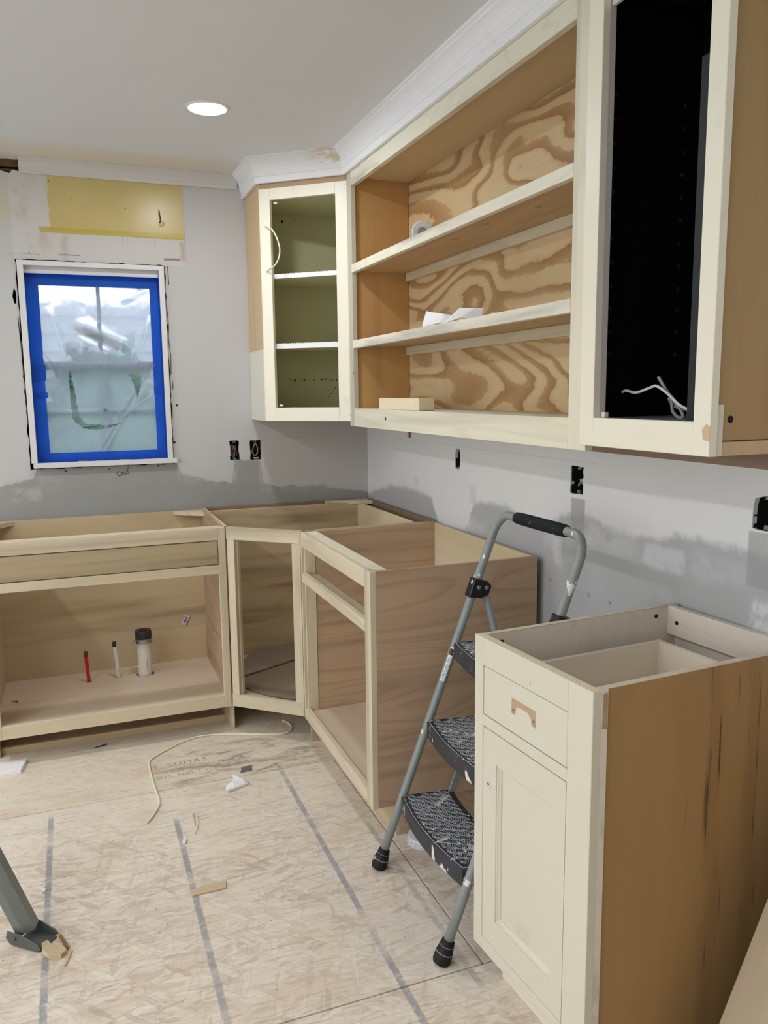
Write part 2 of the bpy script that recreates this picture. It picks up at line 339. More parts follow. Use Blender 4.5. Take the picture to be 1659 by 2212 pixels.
def right_wall():
    g = NT('right_wall_plaster', .75, .25); o = g.obj(); x, y, z = g.sep(o)
    nn = g.m_('MULTIPLY', g.m_('SUBTRACT', g.noise(o, 12, 4, .65), .5), .06)
    n2 = g.m_('MULTIPLY', g.m_('SUBTRACT', g.noise(g.vm('ADD', o, (5, 3, 1)), 12, 4, .65), .5), .06)
    yn = g.m_('ADD', y, nn); zn = g.m_('ADD', z, n2)
    c = wall_base(g, o, 30)
    zb = g.curve(y, [(-3.4, 1.02), (-2.54, 1.035), (-2.3, 1.05), (-2.14, 1.02), (-2.0, 1.016), (-1.88, 1.036), (-1.76, 1.034), (-1.62, .98), (-1.46, 1.0), (-1.3, 1.01), (-1.14, .99), (-1.08, .89), (-.95, .86), (-.83, .86), (-.76, .97), (-.46, .988), (-.23, .957), (-.03, .912), (0, .905)], -3.4, 0, .8, 1.15)
    e = g.m_('SUBTRACT', g.m_('ADD', zb, g.m_('MULTIPLY', nn, .4)), zn)
    brush = g.m_('MULTIPLY', g.noise(g.vm('MULTIPLY', o, (7, 7, 16)), 1, 5, .7), .06)
    k = g.step(e, -.012, .02); k2 = g.step(g.m_('ADD', e, brush), .0, .09)
    c = g.mix(g.m_('MULTIPLY', k2, .4), c, s2l((200, 198, 197)))
    grey = g.mix(g.noise(o, 6, 4, .6), s2l((172, 171, 170)), s2l((184, 183, 182)))
    c = g.mix(k, c, grey)
    lite = s2l((222, 220, 220))
    for (a, b, cc, d, s, soft) in [(-1.1, -.82, .80, 1.12, .65, .012), (-1.25, -1.0, .86, .92, .35, .02), (-2.26, -2.10, .945, 1.0, .5, .01), (-2.46, -2.26, .95, 1.01, .25, .02), (-2.75, -2.47, .84, .935, .8, .012), (-1.70, -1.62, .9, 1.05, .3, .015), (-1.90, -1.84, .96, 1.1, .35, .014), (-2.06, -1.9, .96, 1.04, .25, .02), (-1.72, -1.67, .86, .95, .45, .01)]:
        r = g.rect(yn, zn, a, b, cc, d, soft)
        c = g.mix(g.m_('MULTIPLY', g.m_('MULTIPLY', r, g.step(g.noise(o, 18, 4, .7), .3, .55)), s), c, lite)
    for (a, b, cc, d, s) in [(-1.835, -1.765, .955, 1.085, .75), (-2.525, -2.455, .96, 1.09, .7)]:
        r = g.rect(y, g.m_('ADD', z, g.m_('MULTIPLY', n2, .2)), a, b, cc, d, .003)
        c = g.mix(g.m_('MULTIPLY', r, s), c, s2l((160, 159, 158)))
    for (a, b, cc, d) in [(-.62, -.585, 1.0, 1.04), (-1.16, -1.1, .98, 1.05), (-1.5, -1.42, .93, .99)]:
        r = g.rect(yn, zn, a, b, cc, d, .012); c = g.mix(g.m_('MULTIPLY', r, .3), c, s2l((176, 176, 178)))
    br = g.rect(y, z, -1.9, 0, 1.196, 1.198, .0008); c = g.mix(g.m_('MULTIPLY', br, .3), c, s2l((160, 154, 150)))
    g.col(c); g.bump(g.noise(o, 120, 3), .12, .002); return g.m
M['right_wall'] = right_wall()
M['plain_wall'] = plain('far_wall_paint', (206, 203, 198), .8, .2, 0, .03, 3)
def ceiling():
    g = NT('ceiling_paint', .8, .2); o = g.obj(); x, y, z = g.sep(o)
    c = g.mix(g.noise(o, 1.5, 3), s2l((226, 228, 231)), s2l((231, 233, 236)))
    w = g.m_('MULTIPLY', g.m_('SUBTRACT', g.noise(o, 5, 4, .6), .5), .16)
    k = g.step(g.m_('ADD', y, w), -.30, -.16)
    c = g.mix(g.m_('MULTIPLY', k, .6), c, s2l((226, 216, 194)))
    g.col(c); g.bump(g.noise(o, 90, 3), .15, .002); return g.m
M['ceiling'] = ceiling()

def osb(name, smooth):
    g = NT(name, .75, .2); o = g.obj(); x, y, z = g.sep(o)
    p2 = g.comb(x, y, 0.0)
    c = s2l((226, 212, 194))
    cols = [(234, 224, 208), (212, 196, 178), (236, 225, 208), (188, 167, 146), (226, 212, 196), (220, 206, 190)]
    hgt = None
    for i, a in enumerate((8, -15, 74, 24, -6, -48)):
        ca, sa = math.cos(math.radians(a)), math.sin(math.radians(a))
        u = g.m_('ADD', g.m_('MULTIPLY', x, ca), g.m_('MULTIPLY', y, sa)); v = g.m_('SUBTRACT', g.m_('MULTIPLY', y, ca), g.m_('MULTIPLY', x, sa))
        wv = g.m_('MULTIPLY', g.noise(p2, 14+i, 3, .6), .03)
        q = g.comb(g.m_('MULTIPLY', u, 7.5+i*.9), g.m_('MULTIPLY', g.m_('ADD', v, wv), 74-i*4), i*3.7)
        vo = g.vor(q, 1.0, 1.0)
        r, gg, bb = g.sep(vo['Color'])
        fib = g.noise(g.comb(g.m_('MULTIPLY', u, 14), g.m_('MULTIPLY', v, 420), i*2.1), 1, 2, .6)
        cc = g.ramp(g.m_('ADD', gg, g.m_('MULTIPLY', g.m_('SUBTRACT', fib, .5), .45)), [(0, s2l(cols[3])), (.25, s2l(cols[1])), (.5, s2l(cols[4])), (.75, s2l(cols[0])), (1, s2l(cols[2]))])
        pick = g.m_('MULTIPLY', g.step(r, .6, .64), g.step(vo['Distance'], .62, .4))
        rim = g.m_('MULTIPLY', g.step(r, .6, .64), g.m_('MULTIPLY', g.step(vo['Distance'], .66, .52), g.step(vo['Distance'], .38, .5)))
        c = g.mix(g.m_('MULTIPLY', rim, .28), c, s2l((176, 156, 136)))
        c = g.mix(g.m_('MULTIPLY', pick, .58), c, cc)
        h = g.m_('MULTIPLY', pick, gg); hgt = h if hgt is None else g.m_('MAXIMUM', hgt, h)
    dust = g.noise(p2, 2.3, 5, .65)
    dc = s2l((234, 224, 206) if not smooth else (228, 216, 194))
    if smooth:
        far = g.m_('ADD', .5, g.m_('MULTIPLY', g.step(dust, .3, .7), .42))
        c = g.mix(far, c, dc)
        sm = g.m_('MULTIPLY', g.step(g.noise(g.vm('MULTIPLY', o, (5, 14, 1)), 1, 6, .75, .5), .46, .62), g.rect(x, y, -1.15, -.55, -1.0, -.68, .06))
        c = g.mix(g.m_('MULTIPLY', sm, .7), c, s2l((128, 114, 100)))
        ln = g.m_('MULTIPLY', g.step(g.noise(g.vm('MULTIPLY', o, (12, 60, 1)), 1, 3, .7, .4), .62, .72), .3)
        c = g.mix(ln, c, s2l((180, 160, 136)))
    else:
        c = g.mix(g.m_('MULTIPLY', g.step(dust, .42, .75), .75), c, dc)
        edge = g.step(y, -1.5, -1.05); c = g.mix(g.m_('MULTIPLY', edge, .45), c, dc)
        sh = g.m_('MULTIPLY', g.step(x, -.95, -.5), g.step(g.noise(p2, 3.1, 4), .35, .65)); c = g.mix(g.m_('MULTIPLY', sh, .55), c, s2l((220, 212, 198)))
    spk = g.vor(p2, 42, dim='2D'); r, gg, bb = g.sep(spk['Color'])
    c = g.mix(g.m_('MULTIPLY', g.step(spk['Distance'], .12, .08), g.m_('MULTIPLY', g.step(r, .97, .98), .7)), c, s2l((90, 74, 60)))
    c = g.mix(g.m_('MULTIPLY', g.step(spk['Distance'], .12, .08), g.m_('MULTIPLY', g.step(r, .09, .06), .8)), c, s2l((232, 226, 212)))
    fl_ = g.noise(g.vm('MULTIPLY', g.vm('ADD', o, g.comb(0.0, g.m_('MULTIPLY', g.noise(p2, 6, 2), .05))), (9, 120, 1)), 1, 3, .6, .3); c = g.mix(g.m_('MULTIPLY', g.step(fl_, .54, .68), .42), c, s2l((170, 146, 122)))
    wm = g.noise(g.vm('MULTIPLY', o, (1.6, 4, 1)), 1.7, 4, .6); c = g.mix(g.m_('MULTIPLY', g.step(wm, .5, .75), .38), c, s2l((204, 172, 138)), 'MULTIPLY' if False else 'MIX')
    # sprayed joist lines
    for (x0, ya, yb, s) in [(-1.543, -4, -1.06, .9), (-1.152, -4, -1.24, .85), (-.738, -4, -.98, .85), (-.565, -2.3, -1.5, .45)]:
        wob = g.m_('MULTIPLY', g.m_('SUBTRACT', g.noise(g.comb(0.0, y), 60, 3, .7), .5), .012)
        dd = g.m_('ABSOLUTE', g.m_('ADD', g.m_('SUBTRACT', x, x0), wob))
        br = g.m_('MULTIPLY', g.step(g.noise(g.comb(g.m_('MULTIPLY', x, .1), y, x0), 7, 3, .6), .25, .55), g.step(g.noise(p2, 55, 3, .7), .22, .5))
        k = g.m_('MULTIPLY', g.m_('MULTIPLY', g.step(dd, .011, .006), g.m_('MULTIPLY', g.step(y, ya-.02, ya+.02), g.step(y, yb+.03, yb-.03))), br)
        c = g.mix(g.m_('MULTIPLY', k, s), c, s2l((150, 150, 153)))
    g.col(c); g.bump(hgt, .25, .002); return g.m
M['osb'] = osb('osb_rough', False)
M['osb_smooth'] = osb('osb_printed', True)

# ---- window materials
def film():
    g = NT('poly_film', .3); t = g.t; o = g.obj()
    out = t.nodes['Material Output']; t.nodes.remove(g.b)
    tr = t.nodes.new('ShaderNodeBsdfTranslucent'); tr.inputs[0].default_value = (.80, .92, 1.0, 1)
    df = t.nodes.new('ShaderNodeBsdfDiffuse'); df.inputs[0].default_value = (.6, .66, .7, 1)
    rf = t.nodes.new('ShaderNodeBsdfRefraction'); rf.inputs['IOR'].default_value = 1.08; rf.inputs['Roughness'].default_value = .35
    tp = t.nodes.new('ShaderNodeBsdfTransparent'); gl = t.nodes.new('ShaderNodeBsdfGlossy'); gl.inputs['Roughness'].default_value = .32
    def mx(f, a, b):
        n = t.nodes.new('ShaderNodeMixShader'); g.put(n.inputs[0], f); t.links.new(a, n.inputs[1]); t.links.new(b, n.inputs[2]); return n.outputs[0]
    x, y, z = g.sep(o)
    n = g.noise(g.vm('MULTIPLY', o, (3, 3, 4)), 1, 4, .6)
    sm = g.m_('ADD', g.m_('SUBTRACT', z, .585), g.m_('MULTIPLY', g.m_('ADD', x, .05), .42))
    smear = g.m_('MULTIPLY', g.step(g.m_('ABSOLUTE', g.m_('ADD', sm, g.m_('MULTIPLY', n, .03))), .03, .005), g.m_('MULTIPLY', g.step(x, -.13, -.06), g.step(x, .13, .06)))
    tint = g.mix(g.m_('MULTIPLY', smear, .8), (.80, .92, 1.0), (.62, .52, .40)); t.links.new(tint, tr.inputs[0])
    a = mx(.22, tr.outputs[0], df.outputs[0])
    a = mx(g.m_('ADD', .45, g.m_('MULTIPLY', n, .35)), rf.outputs[0], a)
    a = mx(.18, a, tp.outputs[0]); a = mx(.025, a, gl.outputs[0])
    t.links.new(a, out.inputs[0]); return g.m
M['film'] = film()
def tape():
    g = NT('blue_tape', .5); t = g.t; out = t.nodes['Material Output']
    g.col(g.mix(g.noise(g.obj(True), 12, 3), s2l((46, 108, 210)), s2l((64, 132, 226))))
    tr = t.nodes.new('ShaderNodeBsdfTranslucent'); tr.inputs[0].default_value = (.05, .40, .98, 1)
    n = t.nodes.new('ShaderNodeMixShader'); n.inputs[0].default_value = .62
    t.links.new(g.b.outputs[0], n.inputs[1]); t.links.new(tr.outputs[0], n.inputs[2]); t.links.new(n.outputs[0], out.inputs[0]); return g.m
M['tape'] = tape()
def glass():
    g = NT('window_glass', .02); t = g.t; out = t.nodes['Material Output']; t.nodes.remove(g.b)
    tp = t.nodes.new('ShaderNodeBsdfTransparent'); gl = t.nodes.new('ShaderNodeBsdfGlossy'); gl.inputs['Roughness'].default_value = .02
    t.links.new(g.mix(g.noise(g.obj(), 2, 1), (.98, .99, 1.0), (.96, .98, .99)), tp.inputs[0])
    fr = t.nodes.new('ShaderNodeFresnel'); fr.inputs[0].default_value = 1.45
    n = t.nodes.new('ShaderNodeMixShader'); t.links.new(fr.outputs[0], n.inputs[0]); t.links.new(tp.outputs[0], n.inputs[1]); t.links.new(gl.outputs[0], n.inputs[2])
    t.links.new(n.outputs[0], out.inputs[0]); return g.m
M['glass'] = glass()
M['sash'] = plain('sash_paint', (176, 184, 200), .6)
M['grass'] = plain('lawn', (120, 150, 90), .9, .1, 0, .4, 6)
M['siding'] = plain('neighbour_siding', (178, 176, 186), .8, .1, 0, .06, 3)
M['leafy'] = plain('shrub_green', (72, 92, 80), .9, .1, 0, .35, 25)
M['patio'] = plain('pale_concrete', (190, 200, 206), .9, .1, 0, .08, 5)
g = NT('lamp_lens'); g.put(g.b.inputs['Emission Color'], s2l((246, 249, 255))); g.b.inputs['Emission Strength'].default_value = LAMP_POWER; g.col(g.mix(g.noise(g.obj(), 5, 1), (.9, .9, .9), (.88, .88, .88))); M['lens'] = g.m
M['lamp_trim'] = plain('lamp_trim_white', (236, 234, 230), .4)

# ------------------------------------------------------------------ mesh helpers
MAT = {}
class MB:
    def __init__(s): s.v = []; s.f = []
    def box(s, x0, x1, y0, y1, z0, z1):
        b = len(s.v)
        s.v += [(x0, y0, z0), (x1, y0, z0), (x1, y1, z0), (x0, y1, z0), (x0, y0, z1), (x1, y0, z1), (x1, y1, z1), (x0, y1, z1)]
        s.f += [tuple(b+i for i in q) for q in ((3, 2, 1, 0), (4, 5, 6, 7), (0, 1, 5, 4), (1, 2, 6, 5), (2, 3, 7, 6), (3, 0, 4, 7))]
        return s
    def hexa(s, pts):
        b = len(s.v); s.v += [tuple(p) for p in pts]
        s.f += [tuple(b+i for i in q) for q in ((3, 2, 1, 0), (4, 5, 6, 7), (0, 1, 5, 4), (1, 2, 6, 5), (2, 3, 7, 6), (3, 0, 4, 7))]; return s
    def prism(s, poly, off, holes=()):
        """poly: planar 3-D outline, extruded by off, with optional holes"""
        off = Vector(off); loops = [[Vector(p) for p in poly]]+[[Vector(p) for p in h] for h in holes]
        flat = [p for l in loops for p in l]; tri = geometry.tessellate_polygon(loops)
        b = len(s.v); n = len(flat); s.v += [tuple(p) for p in flat]+[tuple(p+off) for p in flat]
        for t in tri:
            s.f.append(tuple(b+i for i in t)); s.f.append(tuple(b+n+i for i in reversed(t)))
        k = 0
        for l in loops:
            m = len(l)
            for i in range(m):
                j = (i+1) % m; s.f.append((b+k+i, b+k+j, b+n+k+j, b+n+k+i))
            k += m
        return s
    def tube(s, path, r, seg=10, closed=False, caps=True, flat=1.0):
        P = [Vector(p) for p in path]; n = len(P); R = r if isinstance(r, (list, tuple)) else [r]*n
        b = len(s.v); up = None
        for i in range(n):
            d = (P[(i+1) % n]-P[i-1]) if closed else (P[min(i+1, n-1)]-P[max(i-1, 0)])
            d.normalize()
            if up is None: up = Vector((0, 0, 1)) if abs(d.z) < .9 else Vector((1, 0, 0))
            a = d.cross(up)
            if a.length < 1e-6: a = d.orthogonal()
            a.normalize(); up = a.cross(d).normalized()
            for k in range(seg):
                t = 2*PI*k/seg; s.v.append(tuple(P[i]+a*math.cos(t)*R[i]+up*math.sin(t)*R[i]*flat))
        for i in range(n if closed else n-1):
            for k in range(seg):
                i2 = (i+1) % n; s.f.append((b+i*seg+k, b+i2*seg+k, b+i2*seg+(k+1) % seg, b+i*seg+(k+1) % seg))
        if caps and not closed:
            s.f.append(tuple(b+k for k in range(seg))); s.f.append(tuple(b+(n-1)*seg+k for k in reversed(range(seg))))
        return s
    def lathe(s, prof, c=(0, 0, 0), axis=(0, 0, 1), seg=20):
        c = Vector(c); z = Vector(axis).normalized(); x = z.orthogonal().normalized(); y = z.cross(x); b = len(s.v)
        for r, h in prof:
            for k in range(seg):
                t = 2*PI*k/seg; s.v.append(tuple(c+x*math.cos(t)*r+y*math.sin(t)*r+z*h))
        for i in range(len(prof)-1):
            for k in range(seg): s.f.append((b+i*seg+k, b+i*seg+(k+1) % seg, b+(i+1)*seg+(k+1) % seg, b+(i+1)*seg+k))
        if prof[0][0] > 1e-5: s.f.append(tuple(b+k for k in reversed(range(seg))))
        if prof[-1][0] > 1e-5: s.f.append(tuple(b+(len(prof)-1)*seg+k for k in range(seg)))
        return s
    def build(s, name, mat, parent=None, world=False, bevel=0.0, smooth=False, label=None, frame=None):
        v = [Vector(p) for p in s.v]
        me = bpy.data.meshes.new(name)
        Mp = MAT.get(parent.name, Matrix()) if parent else Matrix()
        if world and parent:
            inv = Mp.inverted(); v = [inv @ p for p in v]
        me.from_pydata([tuple(p) for p in v], [], s.f); me.validate()
        bm = bmesh.new(); bm.from_mesh(me)
        bmesh.ops.remove_doubles(bm, verts=bm.verts, dist=1e-6)
        bmesh.ops.recalc_face_normals(bm, faces=bm.faces)
        if bevel:
            ed = [e for e in bm.edges if len(e.link_faces) == 2 and e.calc_face_angle(0) > .6]
            bmesh.ops.bevel(bm, geom=ed, offset=bevel, segments=1, affect='EDGES', clamp_overlap=True)
        bm.to_mesh(me); bm.free()
        if smooth:
            for p in me.polygons: p.use_smooth = True
        me.materials.append(M[mat] if isinstance(mat, str) else mat)
        o = bpy.data.objects.new(name, me); COL.objects.link(o)
        if parent: o.parent = parent
        if frame is not None: o.matrix_local = Mp.inverted() @ frame; MAT[o.name] = frame
        else: MAT[o.name] = Mp
        if label: o['label'] = label
        return o
def tag(o, label, cat, group=None):
    o['label'] = label; o['category'] = cat
    if group: o['group'] = group
    return o
def thing(name, label, cat, loc=(0, 0, 0), rz=0.0, group=None):
    o = bpy.data.objects.new(name, None); COL.objects.link(o); o.empty_display_size = .1
    m = Matrix.Translation(loc) @ Matrix.Rotation(rz, 4, 'Z'); o.matrix_world = m; MAT[o.name] = m
    return tag(o, label, cat, group)
def struct(o, label=None):
    o['kind'] = 'structure'
    if label: o['label'] = label
    return o
def bx(t, name, mat, x0, x1, y0, y1, z0, z1, bevel=.0012, label=None, frame=None, world=False):
    return MB().box(x0, x1, y0, y1, z0, z1).build(name, mat, t, bevel=bevel, label=label, frame=frame, world=world)
def circle(cx, cy, r, n=20, z=0.0): return [(cx+r*math.cos(2*PI*i/n), cy+r*math.sin(2*PI*i/n), z) for i in range(n)]
def smooth_path(P, n=6):
    P = [Vector(p) for p in P]; out = []
    for i in range(len(P)-1):
        a, b, c, d = P[max(i-1, 0)], P[i], P[i+1], P[min(i+2, len(P)-1)]
        for k in range(n):
            t = k/n; out.append(.5*((2*b)+(c-a)*t+(2*a-5*b+4*c-d)*t*t+(3*b-a-3*c+d)*t**3))
    out.append(P[-1]); return out
def jag(pts, amp, step, seed, axis):
    """densify and roughen a closed outline (2-D coords in the wall plane)"""
    rr = random.Random(seed); out = []; n = len(pts)
    for i in range(n):
        a, b = Vector(pts[i]), Vector(pts[(i+1) % n]); k = max(1, int((b-a).length/step))
        nr = Vector((b-a).orthogonal()).normalized()
        for j in range(k):
            q = a.lerp(b, j/k)+nr*rr.uniform(-amp, amp); out.append(tuple(q))
    return out

xF, yF, xA, yA, yN = -.5904, -.6026, -.8372, -.8265, -1.6242
xU, xdl, ydl, ydr, ZU, ZT = -.2787, -.5854, -.2888, -.5507, 1.2874, 2.292
HB = .876
def wx(y): return -.0115*y      # the right wall leans a hair off square

# ------------------------------------------------------------------ room shell
def rectp(a0, a1, b0, b1): return [(a0, b0), (a1, b0), (a1, b1), (a0, b1)]
B2 = lambda l, y=0.0: [(p[0], y, p[1]) for p in l]
hole_win = jag(rectp(-1.572, -.957, 1.092, 1.984), .0035, .022, 3, 1)
hole_b1 = jag(rectp(-.697, -.653, 1.098, 1.189), .0018, .012, 4, 1)
hole_b2 = jag(rectp(-.600, -.547, 1.094, 1.188), .0018, .012, 5, 1)
hole_top = jag([(-1.66, 2.345), (-1.6, 2.338), (-1.57, 2.33), (-1.555, 2.342), (-1.531, 2.338), (-1.531, 2.386), (-1.66, 2.388)], .003, .02, 6, 1)
hole_l = jag([(-1.586, 1.80), (-1.578, 1.80), (-1.577, 1.85), (-1.584, 1.865), (-1.592, 1.83)], .001, .02, 8, 1)
mb = MB().prism(B2(rectp(-5.2, .02, -.02, H+.02)), (0, .013, 0), [B2(h) for h in (hole_win, hole_b1, hole_b2, hole_top, hole_l)])
wb = struct(mb.build('wall_back', 'back_wall'), 'pale plastered back wall with bare grey band and old yellow patch around window')
mb = MB()
for r in ((-5.2, -1.562, -.02, H+.02), (-.966, .2, -.02, H+.02), (-1.562, -.966, -.02, 1.098), (-1.562, -.966, 1.976, H+.02)):
    mb.box(r[0], r[1], .085, .15, r[2], r[3])
mb.build('wall_cavity', 'cavity', wb)
mb = MB().box(-1.68, -1.5, .03, .05, 2.30, 2.353); mb.build('lath', 'lath', wb)
mb = MB().box(-1.68, -1.5, .028, .05, 2.362, 2.40); mb.build('lath', 'lath', wb)
def strokes(name, mat, paths, r, parent, flat=.5):
    mb = MB()
    for p in paths: mb.tube(smooth_path(p, 4), r, 5)
    return mb.build(name, mat, parent)
SCR = [[(-1.198, 1.062), (-1.208, 1.066), (-1.214, 1.058), (-1.208, 1.047), (-1.198, 1.047), (-1.19, 1.054)],
       [(-1.183, 1.058), (-1.189, 1.062), (-1.193, 1.054), (-1.187, 1.048), (-1.18, 1.053), (-1.183, 1.06)],
       [(-1.176, 1.05), (-1.170, 1.067), (-1.162, 1.086)], [(-1.172, 1.062), (-1.167, 1.066), (-1.163, 1.06), (-1.168, 1.052)]]
strokes('marker_scribble', 'dowel', [[(x, -.0005, z) for x, z in p] for p in SCR], .0011, wb)
mb = MB().tube(smooth_path([(-.971, -.012, 2.22), (-.969, -.016, 2.195), (-.966, -.012, 2.172), (-.972, -.002, 2.167), (-.972, .008, 2.166)]), .0022, 6); mb.build('hook', 'dowel', wb, label='thin dark wire hook')
MB().lathe([(.0, 0), (.014, .0), (.011, .004), (0, .005)], (-.962, 0, 2.163), (0, -1, 0), 14).build('plaster_lump', 'back_wall', wb)
for (x, z, r) in [(-1.43, 1.078, .004), (-1.245, 1.08, .003), (-1.03, 1.085, .004), (-.953, 1.19, .006), (-.933, 1.36, .005)]:
    MB().lathe([(0, .001), (r, .001), (r, -.0005), (0, -.0005)], (x, 0, z), (0, -1, 0), 10).build('nail_hole', 'dowel', wb)
# cracks beside the casing
CR = [[(-.957, 1.80), (-.953, 1.72), (-.956, 1.66), (-.95, 1.58), (-.953, 1.5)], [(-.950, 1.47), (-.946, 1.45), (-.950, 1.43)], [(-1.577, 1.74), (-1.572, 1.6), (-1.571, 1.5), (-1.566, 1.42)], [(-.944, 1.98), (-.943, 1.9)]]
strokes('plaster_crack', 'cavity', [[(x, 0, z) for x, z in p] for p in CR], .0016, wb)

R2 = lambda l: [(wx(p[0]), p[0], p[1]) for p in l]
hole_r1 = jag([(-.976, 1.125), (-.982, 1.178), (-.995, 1.188), (-1.016, 1.186), (-1.023, 1.16), (-1.02, 1.112), (-1.0, 1.105), (-.98, 1.11)], .0016, .012, 11, 0)
hole_r2 = jag(rectp(-1.823, -1.758, 1.098, 1.182), .002, .012, 12, 0)
hole_r3 = jag([(-2.462, 1.095), (-2.527, 1.095), (-2.532, 1.15), (-2.515, 1.172), (-2.50, 1.174), (-2.47, 1.165), (-2.462, 1.14)], .002, .012, 13, 0)
mb = MB().prism(R2(rectp(-7.0, .02, -.02, H+.02)), (.013, 0, 0), [R2(h) for h in (hole_r1, hole_r2, hole_r3)])
wr = struct(mb.build('wall_right', 'right_wall'), 'pale plastered right wall with ragged grey lower band')
MB().hexa([(.20, -7, -.02), (.25, -7, -.02), (.25, .15, -.02), (.20, .15, -.02), (.20, -7, H), (.25, -7, H), (.25, .15, H), (.20, .15, H)]).build('wall_cavity', 'cavity', wr)
for (y, z) in [(-1.659, .803), (-1.863, .801), (-1.966, .800)]:
    x = wx(y)
    strokes('pencil_cross', 'pencil', [[(x, y-.006, z-.006), (x, y, z), (x, y+.006, z+.006)], [(x, y-.006, z+.006), (x, y, z), (x, y+.006, z-.006)]], .0007, wr)
wlf = MB().prism([(-5.2, -7.1, -.02), (-5.2, .1, -.02), (-5.2, .1, H), (-5.2, -7.1, H)], (-.1, 0, 0), [[(-5.2, -6.4, .02), (-5.2, -.4, .02), (-5.2, -.4, 2.2), (-5.2, -6.4, 2.2)]]).build('wall_left', 'plain_wall')  # opening added out of view so daylight reaches right wall and cabinet fronts
struct(wlf, 'far left wall with a wide opening added to let in daylight, out of view')
for y in (-6.4, -4.4, -2.4, -.46): MB().box(-5.28, -5.22, y, y+.06, .0, 2.2).build('added_door_post', 'white', wlf)  # posts framing the added daylight opening
MB().box(-5.28, -5.22, -6.4, -.4, 2.15, 2.2).build('added_door_head', 'white', wlf)
struct(MB().box(-5.3, .3, -7.1, -7.0, -.02, H).build('wall_front', 'plain_wall'), 'wall behind the camera')
struct(MB().box(-5.3, .3, -7.1, .2, H, H+.08).build('ceiling', 'ceiling'), 'pale ceiling with a yellowed edge along the back wall')
fl = struct(MB().box(-5.3, .3, -7.1, .1, -.05, -.02).build('floor', 'cavity'), 'subfloor of strand board sheets with grey sprayed lines')
GAP = .002
for (y0, y1, xs) in [(-1.01, .05, (-5.2, -4.19, -1.745, .08)), (-2.23, -1.01, (-5.2, -2.965, -.525, .08)), (-3.45, -2.23, (-5.2, -4.19, -1.745, .08)), (-4.67, -3.45, (-5.2, -2.965, -.525, .08)), (-5.89, -4.67, (-5.2, -4.19, -1.745, .08)), (-7.05, -5.89, (-5.2, -2.965, -.525, .08))]:
    for a, b in zip(xs[:-1], xs[1:]):
        o = bx(fl, 'floor_panel', 'osb_smooth' if y1 > 0 else 'osb', a+GAP, b-GAP, y0+GAP, y1-GAP, -.02, 0, .001)
        if y1 > 0 and b > 0: front_panel = o
def stamp(body, x, y, size, rot=.02):
    c = bpy.data.curves.new('printed_stamp', 'FONT'); c.body = body; c.size = size; c.space_character = 1.15
    o = bpy.data.objects.new('printed_stamp', c); COL.objects.link(o); o.location = (x, y, .0004); o.rotation_euler = (0, 0, rot)
    c.materials.append(M['stamp']); o.parent = front_panel
stamp('S  SUMAS', -1.19, -.83, .045); stamp('SON 1 MAO OOTI 82', -1.2, -.875, .028); stamp('LOTS  MILL 1 108', -1.2, -.92, .028)

# crown mouldings: a profile swept along the cabinet tops, mitred at each corner
PROF = [(.002, 2.292), (.014, 2.292), (.0155, 2.294), (.0155, 2.318), (.019, 2.320), (.021, 2.326), (.0235, 2.330), (.0255, 2.336), (.025, 2.342), (.028, 2.352), (.034, 2.364), (.042, 2.373), (.048, 2.377), (.050, 2.383), (.056, 2.386), (.058, 2.3928), (.002, 2.3928)]
def crown(name, p0, p1, m0, m1, mat, label, frame=None):
    """p0,p1: face line (2-D); m0,m1: outward mitre vectors giving the point at distance d"""
    mb = MB(); n = len(PROF)
    for p, m in ((p0, m0), (p1, m1)):
        for d, z in PROF: mb.v.append((p[0]+m[0]*d, p[1]+m[1]*d, z))
    for i in range(n):
        j = (i+1) % n; mb.f.append((i, j, n+j, n+i))
    mb.f += [tuple(range(n)), tuple(reversed(range(n, 2*n)))]
    if frame is not None:
        inv = frame.inverted(); mb.v = [tuple(inv @ Vector(v)) for v in mb.v]
        o = mb.build(name, mat, frame=frame)
    else: o = mb.build(name, mat)
    return struct(o, label)
def mitre(n1, n2):
    a = Vector(n1).normalized(); b = Vector(n2).normalized(); s = a+b; return s*(2/s.length_squared)
dv = Vector((xU-xdl, ydr-ydl)); dv.normalize(); nd = Vector((dv.y, -dv.x))
MA = mitre((-1, 0), nd); MBb = mitre(nd, (-1, 0))
crown('trim_2', (xdl, -.002), (xdl, ydl), (-1, 0), MA, 'crown', 'short return of white crown moulding on the corner cabinet side')
FD = Matrix.Translation((xdl, ydl, 0)) @ Matrix.Rotation(math.atan2(dv.y, dv.x), 4, 'Z')
crown('trim_3', (xdl, ydl), (xU, ydr), MA, MBb, 'crown_stain', 'diagonal white crown moulding with brown stain over the corner cabinet', FD)
crown('trim_4', (xU, ydr), (xU, -3.2), MBb, (-1, 0), 'crown', 'long white crown moulding above the open shelves')
mb = MB(); pr = [(0, 2.331), (-.010, 2.331), (-.011, 2.345), (-.016, 2.350), (-.018, 2.362), (-.026, 2.372), (-.030, 2.3925), (0, 2.3925)]
for x in (-1.529, -.62):
    mb.v += [(x, y, z) for y, z in pr]
n = len(pr); mb.f = [(i, (i+1) % n, n+(i+1) % n, n+i) for i in range(n)]+[tuple(range(n)), tuple(reversed(range(n, 2*n)))]
struct(mb.build('trim_1', paint('old_crown_white', (210, 207, 203))), 'short slim white crown moulding above the window')

